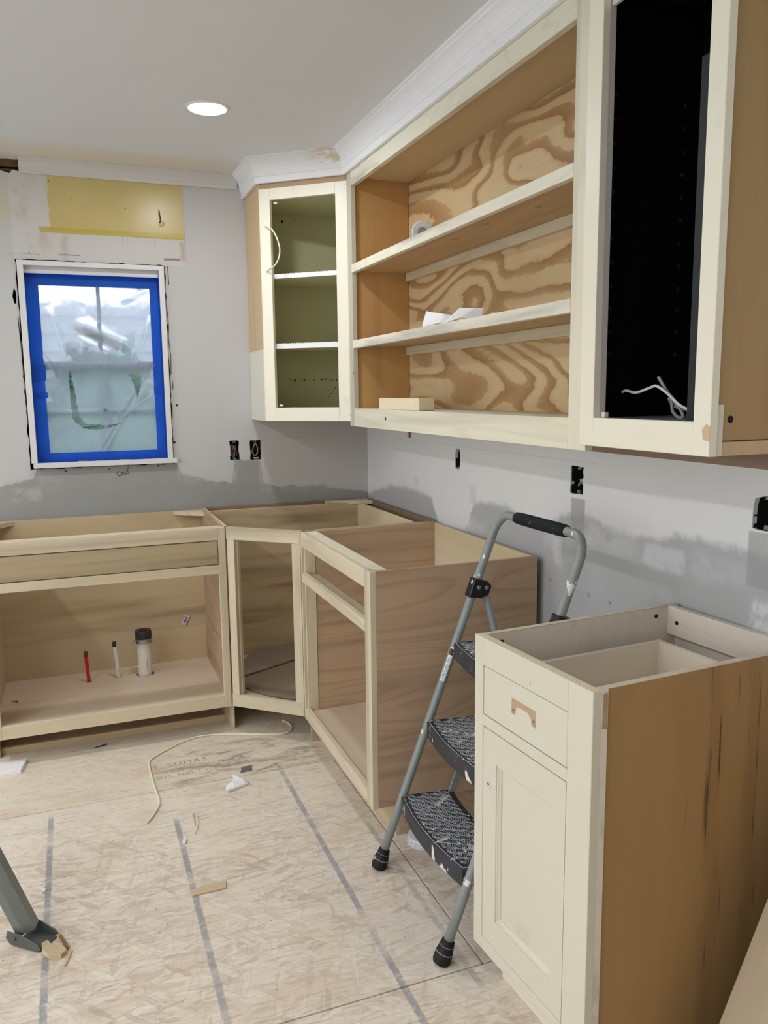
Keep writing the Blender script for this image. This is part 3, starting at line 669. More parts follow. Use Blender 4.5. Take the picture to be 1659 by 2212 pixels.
# window
w1 = bpy.data.objects.new('window_1', None); COL.objects.link(w1); w1.location = (-1.262, 0, 1.1); MAT['window_1'] = Matrix.Translation((-1.262, 0, 1.1))
struct(w1, 'small white double hung window in the back wall')
def wbx(name, mat, *a, bevel=.001): return bx(w1, name, mat, *a, bevel=bevel, world=True)
wbx('casing', 'white', -1.566, -1.541, -.016, .012, 1.119, 1.966)
wbx('casing', 'white', -.986, -.963, -.016, .012, 1.119, 1.966)
wbx('casing', 'white', -1.566, -.963, -.017, .012, 1.9585, 1.979)
wbx('window_sill', 'white', -1.557, -.946, -.024, .03, 1.0965, 1.1185)
wbx('jamb', 'white', -1.562, -1.5415, .012, .15, 1.098, 1.976); wbx('jamb', 'white', -.9855, -.966, .012, .15, 1.098, 1.976)
wbx('jamb', 'white', -1.5415, -.9855, .012, .15, 1.9285, 1.976); wbx('jamb', 'white', -1.5415, -.9855, .03, .15, 1.098, 1.1185)
# sashes
for nm, z0, z1, y0, y1 in (('lower_sash', 1.1185, 1.56, .07, .095), ('upper_sash', 1.525, 1.9285, .105, .13)):
    mb = MB(); fw = .022
    mb.box(-1.5415, -1.5415+fw, y0, y1, z0, z1).box(-.9855-fw, -.9855, y0, y1, z0, z1)
    mb.box(-1.5415+fw, -.9855-fw, y0, y1, z0, z0+.034).box(-1.5415+fw, -.9855-fw, y0, y1, z1-.034, z1)
    s = mb.build(nm, 'sash', w1, world=True, bevel=.001)
    MB().box(-1.252, -1.236, y0+.003, y1-.003, z0+.034, z1-.034).build('muntin', 'sash', s, world=True)
    if nm == 'lower_sash': MB().box(-1.519, -1.008, y0+.003, y1-.003, 1.335, 1.351).build('muntin', 'sash', s, world=True)
    MB().box(-1.519, -1.008, (y0+y1)/2-.0015, (y0+y1)/2+.0015, z0+.034, z1-.034).build('pane', 'glass', s, world=True)
# plastic sheet taped over the window, torn in a U
U = [(-1.389, 1.515), (-1.3915, 1.427), (-1.389, 1.364), (-1.385, 1.305), (-1.347, 1.264), (-1.297, 1.257), (-1.244, 1.258), (-1.18, 1.283), (-1.247, 1.275), (-1.288, 1.28), (-1.333, 1.284), (-1.357, 1.317), (-1.364, 1.376), (-1.372, 1.447), (-1.38, 1.515)]
T2 = [(-1.139, 1.505), (-1.081, 1.514), (-1.083, 1.467), (-1.104, 1.394), (-1.113, 1.45), (-1.128, 1.488)]
def inside(p, poly):
    c = False; n = len(poly)
    for i in range(n):
        a, b = poly[i], poly[i-1]
        if (a[1] > p[1]) != (b[1] > p[1]) and p[0] < (b[0]-a[0])*(p[1]-a[1])/(b[1]-a[1])+a[0]: c = not c
    return c
ps = thing('plastic_sheet', 'torn clear plastic sheet taped over the window with blue tape', 'plastic sheet', (-1.262, .03, 1.12))
nx, nz = 150, 230; x0, x1, z0, z1 = -1.518, -1.0, 1.128, 1.918
mb = MB()
def ridge(x, z, ax, az, bx_, bz, w, h):
    d = Vector((bx_-ax, bz-az)); L = d.length; d /= L; q = Vector((x-ax, z-az)); t = q.dot(d); s_ = abs(q.x*d.y-q.y*d.x)
    if t < -.02 or t > L+.02: return 0
    return h*math.exp(-(s_/w)**2)*min(1, (t+.02)/.05, (L+.02-t)/.05)
RG = [(-1.27, 1.15, -1.02, 1.55, .012, .010), (-1.34, 1.73, -1.12, 1.62, .03, .014), (-1.36, 1.70, -1.14, 1.60, .02, -.010), (-1.45, 1.78, -1.40, 1.6, .015, .007), (-1.1, 1.55, -1.03, 1.75, .01, .008), (-1.33, 1.64, -1.2, 1.57, .03, .009), (-1.2, 1.3, -1.03, 1.42, .012, .008), (-1.5, 1.6, -1.44, 1.5, .012, .006), (-1.14, 1.83, -1.04, 1.88, .012, .010)]
for j in range(nz+1):
    for i in range(nx+1):
        x = x0+(x1-x0)*i/nx; z = z0+(z1-z0)*j/nz
        y = .040+.004*noise.noise((x*9, 1, z*7))+.0022*noise.noise((x*38, 5, z*32))+.004*abs(noise.noise((x*14+z*9, 2, z*5)))
        for r in RG: y -= 2.2*ridge(x, z, *r)
        e = min(x-x0, x1-x, z-z0, z1-z); k = min(1, e/.03)
        mb.v.append((x, .0365+(y-.0365)*k, z))
for j in range(nz):
    for i in range(nx):
        c = (x0+(x1-x0)*(i+.5)/nx+.003*noise.noise((i*.4, j*.4, 2)), z0+(z1-z0)*(j+.5)/nz+.003*noise.noise((i*.4, j*.4, 9)))
        if inside(c, U) or inside(c, T2): continue
        a = j*(nx+1)+i; mb.f.append((a, a+1, a+nx+2, a+nx+1))
mb.build('film', 'film', ps, world=True, smooth=True)
def tape_bit(x0, x1, z0, z1, y, dy=.0006): return MB().box(x0, x1, y, y+dy, z0, z1).build('tape_strip', 'tape', ps, world=True)
tape_bit(-1.5405, -1.489, 1.1195, 1.925, .0335); tape_bit(-1.027, -.9865, 1.1195, 1.925, .0335)
tape_bit(-1.5405, -.9865, 1.885, 1.928, .0325); tape_bit(-1.5405, -.9865, 1.1195, 1.158, .0325)
tape_bit(-1.5405, -1.483, 1.475, 1.545, .0318); tape_bit(-1.029, -.9865, 1.41, 1.448, .0318); tape_bit(-1.5405, -1.482, 1.40, 1.425, .0318); tape_bit(-1.08, -1.066, 1.882, 1.928, .0316)
for a in ((-1.541, -1.5404, .0, .0335, 1.1195, 1.958), (-.9866, -.986, .0, .0335, 1.1195, 1.958), (-1.5404, -.9866, .002, .0335, 1.1186, 1.1192), (-1.5404, -.9866, .002, .0335, 1.9278, 1.9284)):
    MB().box(*a).build('tape_strip', 'tape', ps, world=True)
# outdoors, seen dimly through the sheet
nh = thing('neighbour_house', 'pale sided neighbour wall seen dimly through the window plastic', 'house', (-1.2, 6.0, -.4))
MB().box(-7, 6, 6.1, 6.4, -.4, 2.5).build('house_wall', 'siding', nh, world=True)
for i in range(14): MB().hexa([(-7, 6.06, i*.2-.3), (6, 6.06, i*.2-.3), (6, 6.1, i*.2-.3), (-7, 6.1, i*.2-.3), (-7, 6.085, i*.2-.1), (6, 6.085, i*.2-.1), (6, 6.1, i*.2-.1), (-7, 6.1, i*.2-.1)]).build('siding_board', 'siding', nh, world=True)
struct(MB().box(-25, 12, -20, 14, -.6, -.4).build('ground', 'patio'), 'pale concrete yard outside the window')
def bush(x, y, s, seed):
    rr = random.Random(seed); mb = MB()
    for k in range(420):
        a, b = rr.uniform(0, 2*PI), math.acos(rr.uniform(-.2, 1)); r = s*rr.uniform(.75, 1.0)
        c = Vector((math.cos(a)*math.sin(b)*r, math.sin(a)*math.sin(b)*r*.7, math.cos(b)*r*2.1)); u = Vector((rr.uniform(-1, 1), rr.uniform(-1, 1), rr.uniform(-1, 1))).normalized(); w = u.orthogonal()
        q = c+Vector((x, y, -.1)); L = .09*s/.6
        n0 = len(mb.v); mb.v += [tuple(q-u*L), tuple(q+w*L*.5), tuple(q+u*L), tuple(q-w*L*.5)]; mb.f.append((n0, n0+1, n0+2, n0+3))
    mb.lathe([(s*.3, -.3), (s*.78, .1*s), (s*.74, .9*s), (s*.4, 1.7*s), (0, 1.95*s)], (x, y, -.1), seg=12)
    return mb.build('shrub', 'leafy')
for i, (x, y, s, lb) in enumerate([(-3.1, 4.6, .9, 'left'), (-1.05, 4.7, 1.0, 'middle'), (1.0, 4.6, .9, 'right')]):
    tag(bush(x, y, s, 50+i), '%s blurred green shrub outside beyond the plastic covered window' % lb, 'shrub', 'shrubs outside the window')

# ------------------------------------------------------------------ ceiling lights
def lamp(x, y, label):
    t = thing('recessed_light', label, 'ceiling light', (x, y, H), group='recessed ceiling lights')
    MB().lathe([(.062, -.003), (.064, -.0055), (.076, -.003), (.0775, 0), (.062, 0)], (x, y, H)).build('trim_ring', 'lamp_trim', t, world=True, smooth=True)
    MB().lathe([(.0, -.0075), (.03, -.007), (.055, -.0045), (.063, -.0015)], (x, y, H), seg=28).build('lens', 'lens', t, world=True, smooth=True)
for i, (x, y) in enumerate(LAMPS):
    lamp(x, y, 'lit round recessed ceiling light near the corner cabinet' if i == 0 else 'lit round recessed ceiling light ' + ('', 'added at the near end of the left row', 'added in the left row nearest the window wall', 'added second from the window wall in the left row', 'added third from the window wall in the left row', 'added fourth from the window wall in the left row', 'added alone behind the camera position', 'added beside the daylight opening, nearer the camera', 'added beside the daylight opening, nearer the window wall')[i])

# ------------------------------------------------------------------ sink base cabinet
sx, sy = -1.755, yF
t = thing('sink_base_cabinet', 'long unfinished sink base cabinet under the window with pipes inside', 'cabinet', (sx, sy, 0))
def L(x): return x-sx
notch = lambda x: [(x, .02, .114), (x, .105, .114), (x, .105, 0), (x, .597, 0), (x, .597, HB), (x, .02, HB)]
MB().prism(notch(0), (.018, 0, 0)).build('side_panel', 'ply_coreY', t)
MB().prism(notch(L(-.850)), (.0125, 0, 0)).build('side_panel', 'oakY', t)
MB().box(.018, L(-.85), .578, .590, .114, .872).build('back_panel', 'ply_coreX', t)
pipes = [(-1.393, -.161), (-1.268, -.150), (-1.15, -.152)]
hl = [circle(L(px), py-sy, r, 18, .132) for (px, py), r in zip(pipes, (.0125, .0125, .040))]
MB().prism([(.018, .02, .132), (L(-.85), .02, .132), (L(-.85), .578, .132), (.018, .578, .132)], (0, 0, .018), hl).build('bottom_panel', 'floor_ply', t)
bx(t, 'stile', 'poplarZ', 0, .04, 0, .02, .114, HB); bx(t, 'stile', 'poplarZ', L(-.8695), L(-.8405), 0, .02, .114, HB)
a, b = .04, L(-.8695)
bx(t, 'top_rail', 'poplarX', a, b, 0, .02, .824, HB); bx(t, 'middle_rail', 'poplarX', a, b, 0, .02, .684, .7205); bx(t, 'bottom_rail', 'poplarX', a, b, 0, .02, .114, .166)
bx(t, 'false_drawer_front', 'false_front', a+.004, b-.004, .0015, .0245, .7245, .820, label='brown streaked poplar false drawer front')
bx(t, 'stretcher', 'poplarX', a, b+.018, .02, .058, .858, .875)
c0 = L(-.850)
MB().prism([(c0-.125, .578, .853), (c0, .578, .853), (c0, .49, .853)], (0, 0, .018)).build('corner_block', 'poplarX', t)
MB().prism([(.018, .578, .853), (.018, .47, .853), (.10, .578, .853)], (0, 0, .018)).build('corner_block', 'poplarX', t)
bx(t, 'toe_kick', 'ply_coreX', .018, c0, .34, .355, 0, .114); bx(t, 'toe_ledge', 'ply_coreX', .018, c0, .132, .15, .0, .028)
# price sticker on the back panel
F = Matrix.Translation((-.942, yF+.5765, .345)) @ Matrix.Rotation(.5, 4, 'Y')
s = MB().box(-.013, .013, 0, .0006, -.022, .022).build('price_sticker', 'label_white', t, frame=F, label='small white barcode sticker with red edge')
mb = MB()
rr = random.Random(2); z = -.016
while z < .015:
    h = rr.choice((.0006, .001, .0016)); mb.box(-.010, .005, -.0003, .0001, z, z+h); z += h+rr.choice((.0007, .0012))
mb.build('barcode', 'label_black', s); MB().box(.0085, .013, -.0003, .0001, -.022, .022).build('red_band', 'label_red', s)

# pipes standing in the sink cabinet
t = tag(MB().tube([(pipes[0][0], pipes[0][1], 0), (pipes[0][0], pipes[0][1], .15), (pipes[0][0]-.006, pipes[0][1], .285)], .0078, 12).build('supply_pipe', 'pex_red', smooth=False), 'red plastic supply pipe standing up in the sink cabinet', 'pipe')
MB().lathe([(.0088, -.018), (.0092, .002), (.006, .006), (0, .006)], (pipes[0][0]-.006, pipes[0][1], .285), seg=14).build('pipe_cap', 'cap_brown', t)
t = tag(MB().tube(smooth_path([(pipes[1][0], pipes[1][1], 0), (pipes[1][0], pipes[1][1], .15), (pipes[1][0]-.002, pipes[1][1], .23), (pipes[1][0]-.006, pipes[1][1], .27), (pipes[1][0]-.009, pipes[1][1], .312)]), .0078, 12).build('supply_pipe', 'pex_white'), 'thin white plastic supply pipe standing between red pipe and drain', 'pipe')
MB().lathe([(.0088, -.018), (.0092, .002), (.006, .006), (0, .006)], (pipes[1][0]-.009, pipes[1][1], .312), seg=14).build('pipe_cap', 'cap_dark', t)
px, py = pipes[2]
t = tag(MB().lathe([(.030, 0), (.030, .315)], (px, py, 0), seg=28).build('drain_pipe', 'pvc', smooth=False), 'thick white drain pipe with black rubber cap in the sink cabinet', 'pipe')
MB().lathe([(.0315, .300), (.036, .301), (.036, .350), (.034, .357), (.02, .355), (.018, .352), (0, .352)], (px, py, 0), seg=28).build('rubber_cap', 'cap_dark', t)
s = MB().lathe([(.0362, .300), (.0385, .301), (.0385, .319), (.0362, .320)], (px, py, 0), seg=28).build('hose_clamp', 'steel', t)
MB().box(px-.052, px-.034, py-.028, py-.018, .301, .314).build('clamp_screw', 'steel', s)
mb = MB().box(px-.02, px+.018, py-.004, py+.004, .3525, .356); mb.build('cap_rib', 'cap_dark', t)
mb = MB()
for k in range(5): mb.box(px+.0005*k+.006, px+.0005*k+.008, py-.0302, py-.029, .185+k*.008, .190+k*.008)
mb.build('printed_code', 'pencil', t)
tag(MB().tube([(-1.70, -.285, .1535), (-1.678, -.30, .1535)], [.0012, .003], 8).lathe([(0, 0), (.005, .001), (.003, .004)], (-1.678, -.30, .1535), (.8, -.6, 0), 10).build('loose_screw', 'screw'), 'brass coloured screw lying on the sink cabinet floor', 'screw')

# ------------------------------------------------------------------ corner base cabinet
t = thing('corner_base_cabinet', 'unfinished corner base cabinet with diagonal face frame and no door', 'cabinet', (-.42, -.42, 0))
dl = Vector((xF-xA, yA-yF)); LD = dl.length; dl.normalize()
F = Matrix.Translation((xA, yF, 0)) @ Matrix.Rotation(math.atan2(dl.y, dl.x), 4, 'Z')
def db(name, mat, *a, **k): return bx(t, name, mat, *a, frame=F, **k)
db('stile', 'poplarZ', .002, .035, .0005, .02, .166, .8245); db('stile', 'poplarZ', .297, .327, .0005, .02, .166, .8245)
db('top_rail', 'poplarX', 0, .328, 0, .02, .8245, HB); db('bottom_rail', 'poplarX', 0, .328, 0, .02, .114, .166)
db('corner_post', 'poplarZ', .328, LD+.003, -.002, .03, .114, HB)
db('cleat', 'poplarZ', .018, .04, .02, .038, .166, .82)
def wb_(name, mat, *a, **k): return bx(t, name, mat, *a, world=True, **k)
wb_('side_panel', 'poplarX', -.8370, -.8255, yF+.03, -.005, .0, HB)
wb_('side_panel', 'oakX', xF+.03, -.006, -.826, -.814, .0, HB)
wb_('back_panel', 'ply_coreX', -.8255, -.083, -.068, -.056, .114, .868)
wb_('back_panel', 'birch_wash', -.083, -.071, -.814, -.056, .114, .868)
wb_('wall_rail', 'brown_ply', -.8255, -.005, -.020, -.004, .78, .879); wb_('wall_rail', 'brown_ply', -.020, -.004, -.812, -.021, .78, .879)
MB().prism([(-.24, -.021, .860), (-.021, -.021, .860), (-.021, -.12, .860), (-.06, -.10, .860)], (0, 0, .017)).build('corner_block', 'poplarX', t, world=True, bevel=.001)
MB().prism([(-.825, -.59, .132), (xF-.005, -.812, .132), (-.083, -.812, .132), (-.083, -.07, .132), (-.825, -.07, .132)], (0, 0, .018)).build('bottom_panel', 'floor_ply', t, world=True)
db('toe_kick', 'ply_coreX', .0, LD, .26, .275, 0, .114)
c = thing('cardboard_sheet', 'dusty brown folded board with round cut edge on the corner cabinet floor', 'board', (-.55, -.4, .15))
arc = [(-.770, -.41), (-.776, -.47), (-.764, -.525), (-.737, -.585), (-.70, -.64), (-.655, -.692), (-.607, -.735)]
MB().prism([(x, y, .154) for x, y in arc]+[(-.40, -.74, .154), (-.38, -.24, .162)], (0, 0, .005)).build('front_flap', 'kraft', c, world=True)
MB().prism([(-.770, -.405, .160), (-.735, -.25, .168), (-.66, -.12, .172), (-.58, -.075, .175), (-.36, -.075, .18), (-.38, -.236, .168)], (0, 0, .005)).build('back_flap', 'kraft', c, world=True)

# ------------------------------------------------------------------ right hand base cabinet
ry = -.8385
t = thing('drawer_base_cabinet', 'open unfinished base cabinet with drawer gap at the end of the right run', 'cabinet', (xF, ry, 0), -PI/2)
WR = ry-yN
bx(t, 'stile', 'poplarZ', 0, .0105, 0, .02, .114, HB); bx(t, 'filler_strip', 'poplarZ', .0105, .016, .012, .055, .14, HB)
bx(t, 'stile', 'poplarZ', .735, WR+.0005, 0, .02, .114, HB)
bx(t, 'top_rail', 'poplarX', .0105, .735, 0, .02, .819, HB); bx(t, 'middle_rail', 'poplarX', .0105, .735, 0, .02, .678, .7145); bx(t, 'bottom_rail', 'poplarX', .0105, .735, 0, .02, .114, .159)
bx(t, 'stretcher', 'paleZ', .012, WR-.012, .02, .064, .859, .8755); bx(t, 'stretcher', 'poplarX', .012, WR-.012, .02, .066, .680, .704)
bx(t, 'side_panel', 'oakY', 0, .012, .056, .583, .114, HB)
MB().prism([(WR-.013, .02, .114), (WR-.013, .583, .114), (WR-.013, .583, HB), (WR-.013, .02, HB)], (.013, 0, 0)).build('end_panel', wood('end_veneer', (196, 160, 124), (158, 120, 84), 'Y', 13, (140, 104, 74), .4, .42, wide=5.5, along=.5), t, bevel=.0008)
bx(t, 'back_panel', 'birch_wash', .012, WR-.013, .571, .583, .114, .873)
bx(t, 'bottom_panel', 'floor_ply', .012, WR-.013, .02, .571, .127, .145)
bx(t, 'toe_kick', 'ply_coreX', .0, WR-.02, .085, .1, 0, .114); bx(t, 'toe_kick', 'oakX', WR-.035, WR-.02, .1, .55, 0, .114)

# ------------------------------------------------------------------ corner wall cabinet
t = thing('corner_wall_cabinet', 'cream corner wall cabinet with open door frame and green inside', 'cabinet', (-.3, -.3, ZU))
def wc(name, mat, *a, **k): return bx(t, name, mat, *a, world=True, **k)
wc('side_panel', 'maple_light', xdl, xdl+.014, ydl+.003, -.004, 1.602, 2.30); wc('side_panel', 'cream_green', xdl-.0015, xdl+.014, ydl+.001, -.004, ZU, 1.6015, label='cream painted lower piece')
FD2 = FD; LU = math.hypot(xU-xdl, ydr-ydl)
def du(name, mat, *a, **k): return bx(t, name, mat, *a, frame=FD2, **k)
du('stile', 'cream', .001, .052, 0, .021, ZU, 2.272); du('stile', 'cream', .354, LU+.003, 0, .021, ZU, 2.272)
du('top_rail', 'cream', .052, .354, 0, .021, 2.225, 2.272); du('bottom_rail', 'cream', .052, .354, 0, .021, ZU, 1.347)
du('bare_strip', 'bare', .001, LU, .001, .021, 2.272, 2.30, label='strip of bare scraped wood')
wc('back_panel', 'olive', -.57, -.014, -.014, -.006, ZU+.01, 2.28); wc('back_panel', 'olive', -.014, -.006, -.535, -.014, ZU+.01, 2.28)
wc('side_panel', 'olive', -.27, -.008, -.548, -.535, ZU, 2.30)
wc('side_liner', 'olive', xdl+.014, xdl+.0145, ydl+.02, -.014, ZU+.02, 2.26)
def penta(off, z): # interior outline, set back from the frame
    a = Vector((xdl, ydl))-nd*off; b = Vector((xU, ydr))-nd*off
    return [(xdl+.016, a.y+(xdl+.016-a.x)*dv.y/dv.x, z), (b.x+(-.533-b.y)*dv.x/dv.y, -.533, z), (-.015, -.533, z), (-.015, -.015, z), (xdl+.016, -.015, z)]
MB().prism(penta(.022, 1.328), (0, 0, .017)).build('bottom_panel', 'olive', t, world=True)
MB().prism(penta(.022, 2.235), (0, 0, .017)).build('top_panel', 'olive', t, world=True)
for z0, z1 in ((1.903, 1.921), (1.604, 1.625)):
    s = MB().prism(penta(.034, z0+.002), (0, 0, z1-z0-.004)).build('shelf', 'olive', t, world=True)
    q = penta(.030, z0); a, b = Vector(q[0]), Vector(q[1]); dd = Vector((-nd.x, -nd.y, 0))*.004; u = Vector((0, 0, z1-z0))
    MB().hexa([a, b, b+dd, a+dd, a+u, b+u, b+dd+u, a+dd+u]).build('shelf_edge', 'shelf_white', s, world=True, label='white shelf edge')
    mb = MB(); n = 34; e = b-a
    for k in range(n):
        p = a+e*((k+.25)/n)+u; q2 = a+e*((k+.75)/n)+u; h = Vector((0, 0, .002))
        mb.hexa([p, q2, q2+dd, p+dd, p+h, q2+h, q2+dd+h, p+dd+h])
    mb.build('edge_teeth', 'shelf_white', s, world=True)
for (u0, z) in ((.058, 2.212), (.058, 1.352)):
    du('door_catch', 'cream', u0, u0+.018, .022, .03, z, z+.008)
for (x, z, r) in [(-.414, 2.204, .006), (-.375, 2.195, .002), (-.29, 2.20, .002), (-.36, 2.215, .002), (-.31, 2.185, .0025)]:
    MB().lathe([(0, .0006), (r, .0006), (r, -.0006), (0, -.0006)], (x, -.0142, z), (0, -1, 0), 10).build('screw_hole', 'dowel', t, world=True)
mb = MB(); rr = random.Random(5)
for k in range(14):
    x = -.40+k*.02+rr.uniform(-.006, .006); mb.box(x, x+rr.uniform(.002, .008), -.0149, -.0138, 1.47+rr.uniform(-.004, .004), 1.473+rr.uniform(.0, .006))
for k in range(5): mb.box(-.16-.012*k, -.155-.012*k, -.0149, -.0138, 1.445-.014*k, 1.449-.014*k)
mb.build('paint_scars', 'dowel', t, world=True)
tag(MB().tube(smooth_path([(-.566, -.30, 2.12), (-.552, -.365, 2.098), (-.54, -.40, 2.06), (-.528, -.405, 2.015), (-.532, -.40, 1.975), (-.545, -.385, 1.948), (-.557, -.35, 1.938), (-.566, -.3, 1.93)]), .0032, 8).build('cable', 'wire_cream', smooth=True), 'loose cream cable looping inside the green corner wall cabinet', 'cable')

# ------------------------------------------------------------------ open shelf wall cabinet
oy = -.5560
t = thing('open_wall_cabinet', 'wide open wall cabinet with two shelves and swirled plywood back', 'cabinet', (xU, oy, 1.268), -PI/2)
WO = oy+2.2535
def ob(name, mat, x0, x1, y0, y1, z0, z1, **k): return bx(t, name, mat, x0, x1, y0, y1, z0-1.268, z1-1.268, **k)
xl, xr = .053, WO-.0725
ob('stile', 'paleZ', 0, xl, 0, .02, 1.268, 2.30); ob('stile', 'paleZ', xr, WO, 0, .02, 1.268, 2.36)
ob('top_rail', 'blotch', xl, xr, 0, .02, 2.236, 2.36); ob('bottom_rail', 'paleX', xl, xr, 0, .02, 1.268, 1.344)
ob('side_panel', 'maple', .026, .044, .02, .258, 1.275, 2.34, label='orange brown stained side panel'); ob('side_panel', 'maple', xr+.012, xr+.03, .02, .258, 1.275, 2.34)
ob('back_panel', 'swirl', .044, xr+.012, .258, .269, 1.33, 2.34, label='plywood back with bold brown swirling grain')
ob('top_panel', 'top_ply', .044, xr+.012, .02, .258, 2.272, 2.288); ob('bottom_panel', 'paleX', .044, xr+.012, .02, .258, 1.325, 1.343)
for z0, z1 in ((1.896, 1.929), (1.591, 1.6235)):
    s = ob('shelf', 'pineX', .044, xr+.012, .02, .258, z0+.009, z1-.002)
    ob('shelf_nosing', 'blotch', xl-.002, xr, -.001, .02, z0, z1)
    ob('back_cleat', 'poplarX', .050, xr+.012, .240, .258, z0-.026, z0+.0085)
    for (lx, ly, r) in [(.62, .10, .014), (.80, .10, .017), (1.05, .085, .013), (1.30, .11, .012)]:
        MB().lathe([(0, 0), (r*.6, .0002), (r, .0)], (lx, ly, z0+.009-1.268-.0004), (0, 0, -1), 14).build('knot', 'bare', s)
ob('peg', 'brown_ply', .440, .453, .079, .090, 1.237, 1.325)
ps_ = [(1.5, .03, 2.13), (.9, .03, 2.25)]
for (u0, z, r) in [(.052, 1.49, .004), (.415, 1.31, .008)]:
    MB().lathe([(0, .0006), (r, .0006), (r*.7, -.0004), (0, -.0004)], (u0, 0, z-1.268), (0, -1, 0), 10).build('wood_knot', 'cap_brown', t)
# things on its shelves
rcv = tag(MB().lathe([(0, .001), (.012, .001), (.012, .0), (.034, .0), (.037, .002), (.037, .016), (.034, .018), (0, .018)], (-.205, -1.155, 1.9275+.0372), (.45, .89, 0), 30).build('tape_roll', 'label_white'), 'small white tape roll standing on edge on the top open shelf', 'tape roll')
MB().lathe([(.0122, -.0004), (.016, -.0004), (.016, .0004), (.0122, .0004)], (-.205, -1.155, 1.9275+.0372), (.45, .89, 0), 24).build('core_ring', 'wire_grey', rcv)
def crumple(name, c, sx_, sy_, sz, seed, mat='paper', n=5):
    rr = random.Random(seed); bm = bmesh.new(); bmesh.ops.create_icosphere(bm, subdivisions=2, radius=1)
    for v in bm.verts:
        k = 1+.55*noise.noise(v.co*1.7+Vector((seed, 0, 0)))+.25*rr.uniform(-1, 1); v.co = Vector((v.co.x*k*sx_, v.co.y*k*sy_, max(-.28, v.co.z*k)*sz))
    zmin = min(v.co.z for v in bm.verts)
    for v in bm.verts: v.co += Vector(c)-Vector((0, 0, zmin))
    me = bpy.data.meshes.new(name); bm.to_mesh(me); bm.free(); me.materials.append(M[mat]); o = bpy.data.objects.new(name, me); COL.objects.link(o); return o
pt = thing('crumpled_paper', 'crumpled white paper lying on the lower open shelf', 'paper', (-.25, -1.41, 1.6235))
def sheet(name, pts, faces): 
    mb = MB(); mb.v = [tuple(p) for p in pts]; mb.f = faces; o = mb.build(name, 'paper', pt, world=True)
    m = o.modifiers.new('thickness', 'SOLIDIFY'); m.thickness = .0008; return o
sheet('paper_wad', [(-.27, -1.30, 1.625), (-.25, -1.39, 1.632), (-.23, -1.46, 1.625), (-.255, -1.27, 1.640), (-.225, -1.38, 1.655), (-.23, -1.245, 1.684), (-.23, -1.275, 1.678), (-.22, -1.36, 1.664), (-.19, -1.43, 1.652)], [(0, 1, 4, 3), (1, 2, 8, 4), (3, 4, 7, 6), (3, 6, 5), (4, 8, 7)])
sheet('paper_wad', [(-.25, -1.42, 1.625), (-.26, -1.47, 1.628), (-.25, -1.54, 1.636), (-.225, -1.43, 1.652), (-.22, -1.46, 1.664), (-.21, -1.49, 1.660), (-.2, -1.55, 1.664), (-.215, -1.465, 1.672), (-.19, -1.51, 1.670), (-.18, -1.565, 1.664), (-.2, -1.58, 1.628)], [(0, 1, 4, 3), (1, 2, 5, 4), (3, 4, 7), (4, 5, 8, 7), (2, 10, 6, 5), (5, 6, 9, 8), (6, 10, 9)])
tag(MB().hexa([(-.262, -.86, 1.3445), (-.262, -1.25, 1.3445), (-.205, -1.25, 1.3445), (-.205, -.86, 1.3445), (-.262, -.86, 1.3865), (-.262, -1.25, 1.3865), (-.205, -1.25, 1.3865), (-.205, -.86, 1.3865)]).build('wood_block', 'block', bevel=.001), 'short pale wooden block lying on the bottom of the open cabinet', 'wood block')

# ------------------------------------------------------------------ black lined wall cabinet
kx, ky = -.297, -2.2545
t = thing('black_wall_cabinet', 'tall cream framed wall cabinet with black inside and bare plywood side', 'cabinet', (kx, ky, ZU), -PI/2)
WK = .4115; Z0 = 1.2835
def kb(name, mat, x0, x1, y0, y1, z0, z1, **k): return bx(t, name, mat, x0, x1, y0, y1, z0-ZU, z1-ZU, **k)
kb('stile', 'cream', 0, .0515, 0, .019, Z0, 2.36); kb('stile', 'cream', .3675, WK, 0, .019, Z0, 2.36)
kb('bottom_rail', 'cream', .0515, .3675, 0, .019, Z0, 1.3475); kb('top_rail', 'cream', .0515, .3675, 0, .019, 2.23, 2.36)
kb('jamb_strip', 'jamb', .0495, .0512, .001, .034, 1.3475, 2.23)
kb('side_panel', 'gold_ply', .388, .404, .019, .30, 1.312, 2.36, label='golden bare plywood side'); kb('side_rim', 'maple_light', .388, .4045, .019, .30, Z0, 1.310); kb('side_cleat', 'raw_old', .389, .4085, .019, .035, Z0, 1.38)
kb('side_panel', 'black', .012, .028, .034, .30, 1.31, 2.36); kb('side_liner', 'black', .386, .388, .034, .29, 1.31, 2.36); kb('inner_strip', 'black_grey', .308, .386, .036, .05, 1.346, 2.02)
kb('back_panel', 'black', .028, .386, .288, .298, 1.31, 2.36); kb('top_panel', 'black', .028, .386, .034, .288, 2.25, 2.266); kb('bottom_panel', 'grey_floor', .028, .386,   .019, .288, 1.329, 1.347)
for yy in (.055, .243):
    for k in range(12):
        z = 1.49+.0505*k
        MB().lathe([(.0028, .0), (.0046, .0006), (.0046, -.0006)], (.0285, yy, z-ZU), (1, 0, 0), 10).build('shelf_pin_sleeve', 'pin', t)
kb('door_catch', 'cream', .0525, .066, .02, .032, 1.3475, 1.3595); kb('door_catch', 'white', .053, .078, .02, .03, 2.21, 2.23)
MB().lathe([(0, .0006), (.007, .0006), (.007, -.0006), (0, -.0006)], (.404, .055, 1.352-ZU), (1, 0, 0), 12).build('bolt_hole', 'dowel', t)
MB().prism([(.395, -.0004, 1.315-ZU), (.4114, -.0004, 1.312-ZU), (.4114, -.0004, 1.34-ZU), (.402, -.0004, 1.345-ZU), (.392, -.0004, 1.334-ZU)], (0, .0006, 0)).build('chipped_paint', 'maple_light', t)
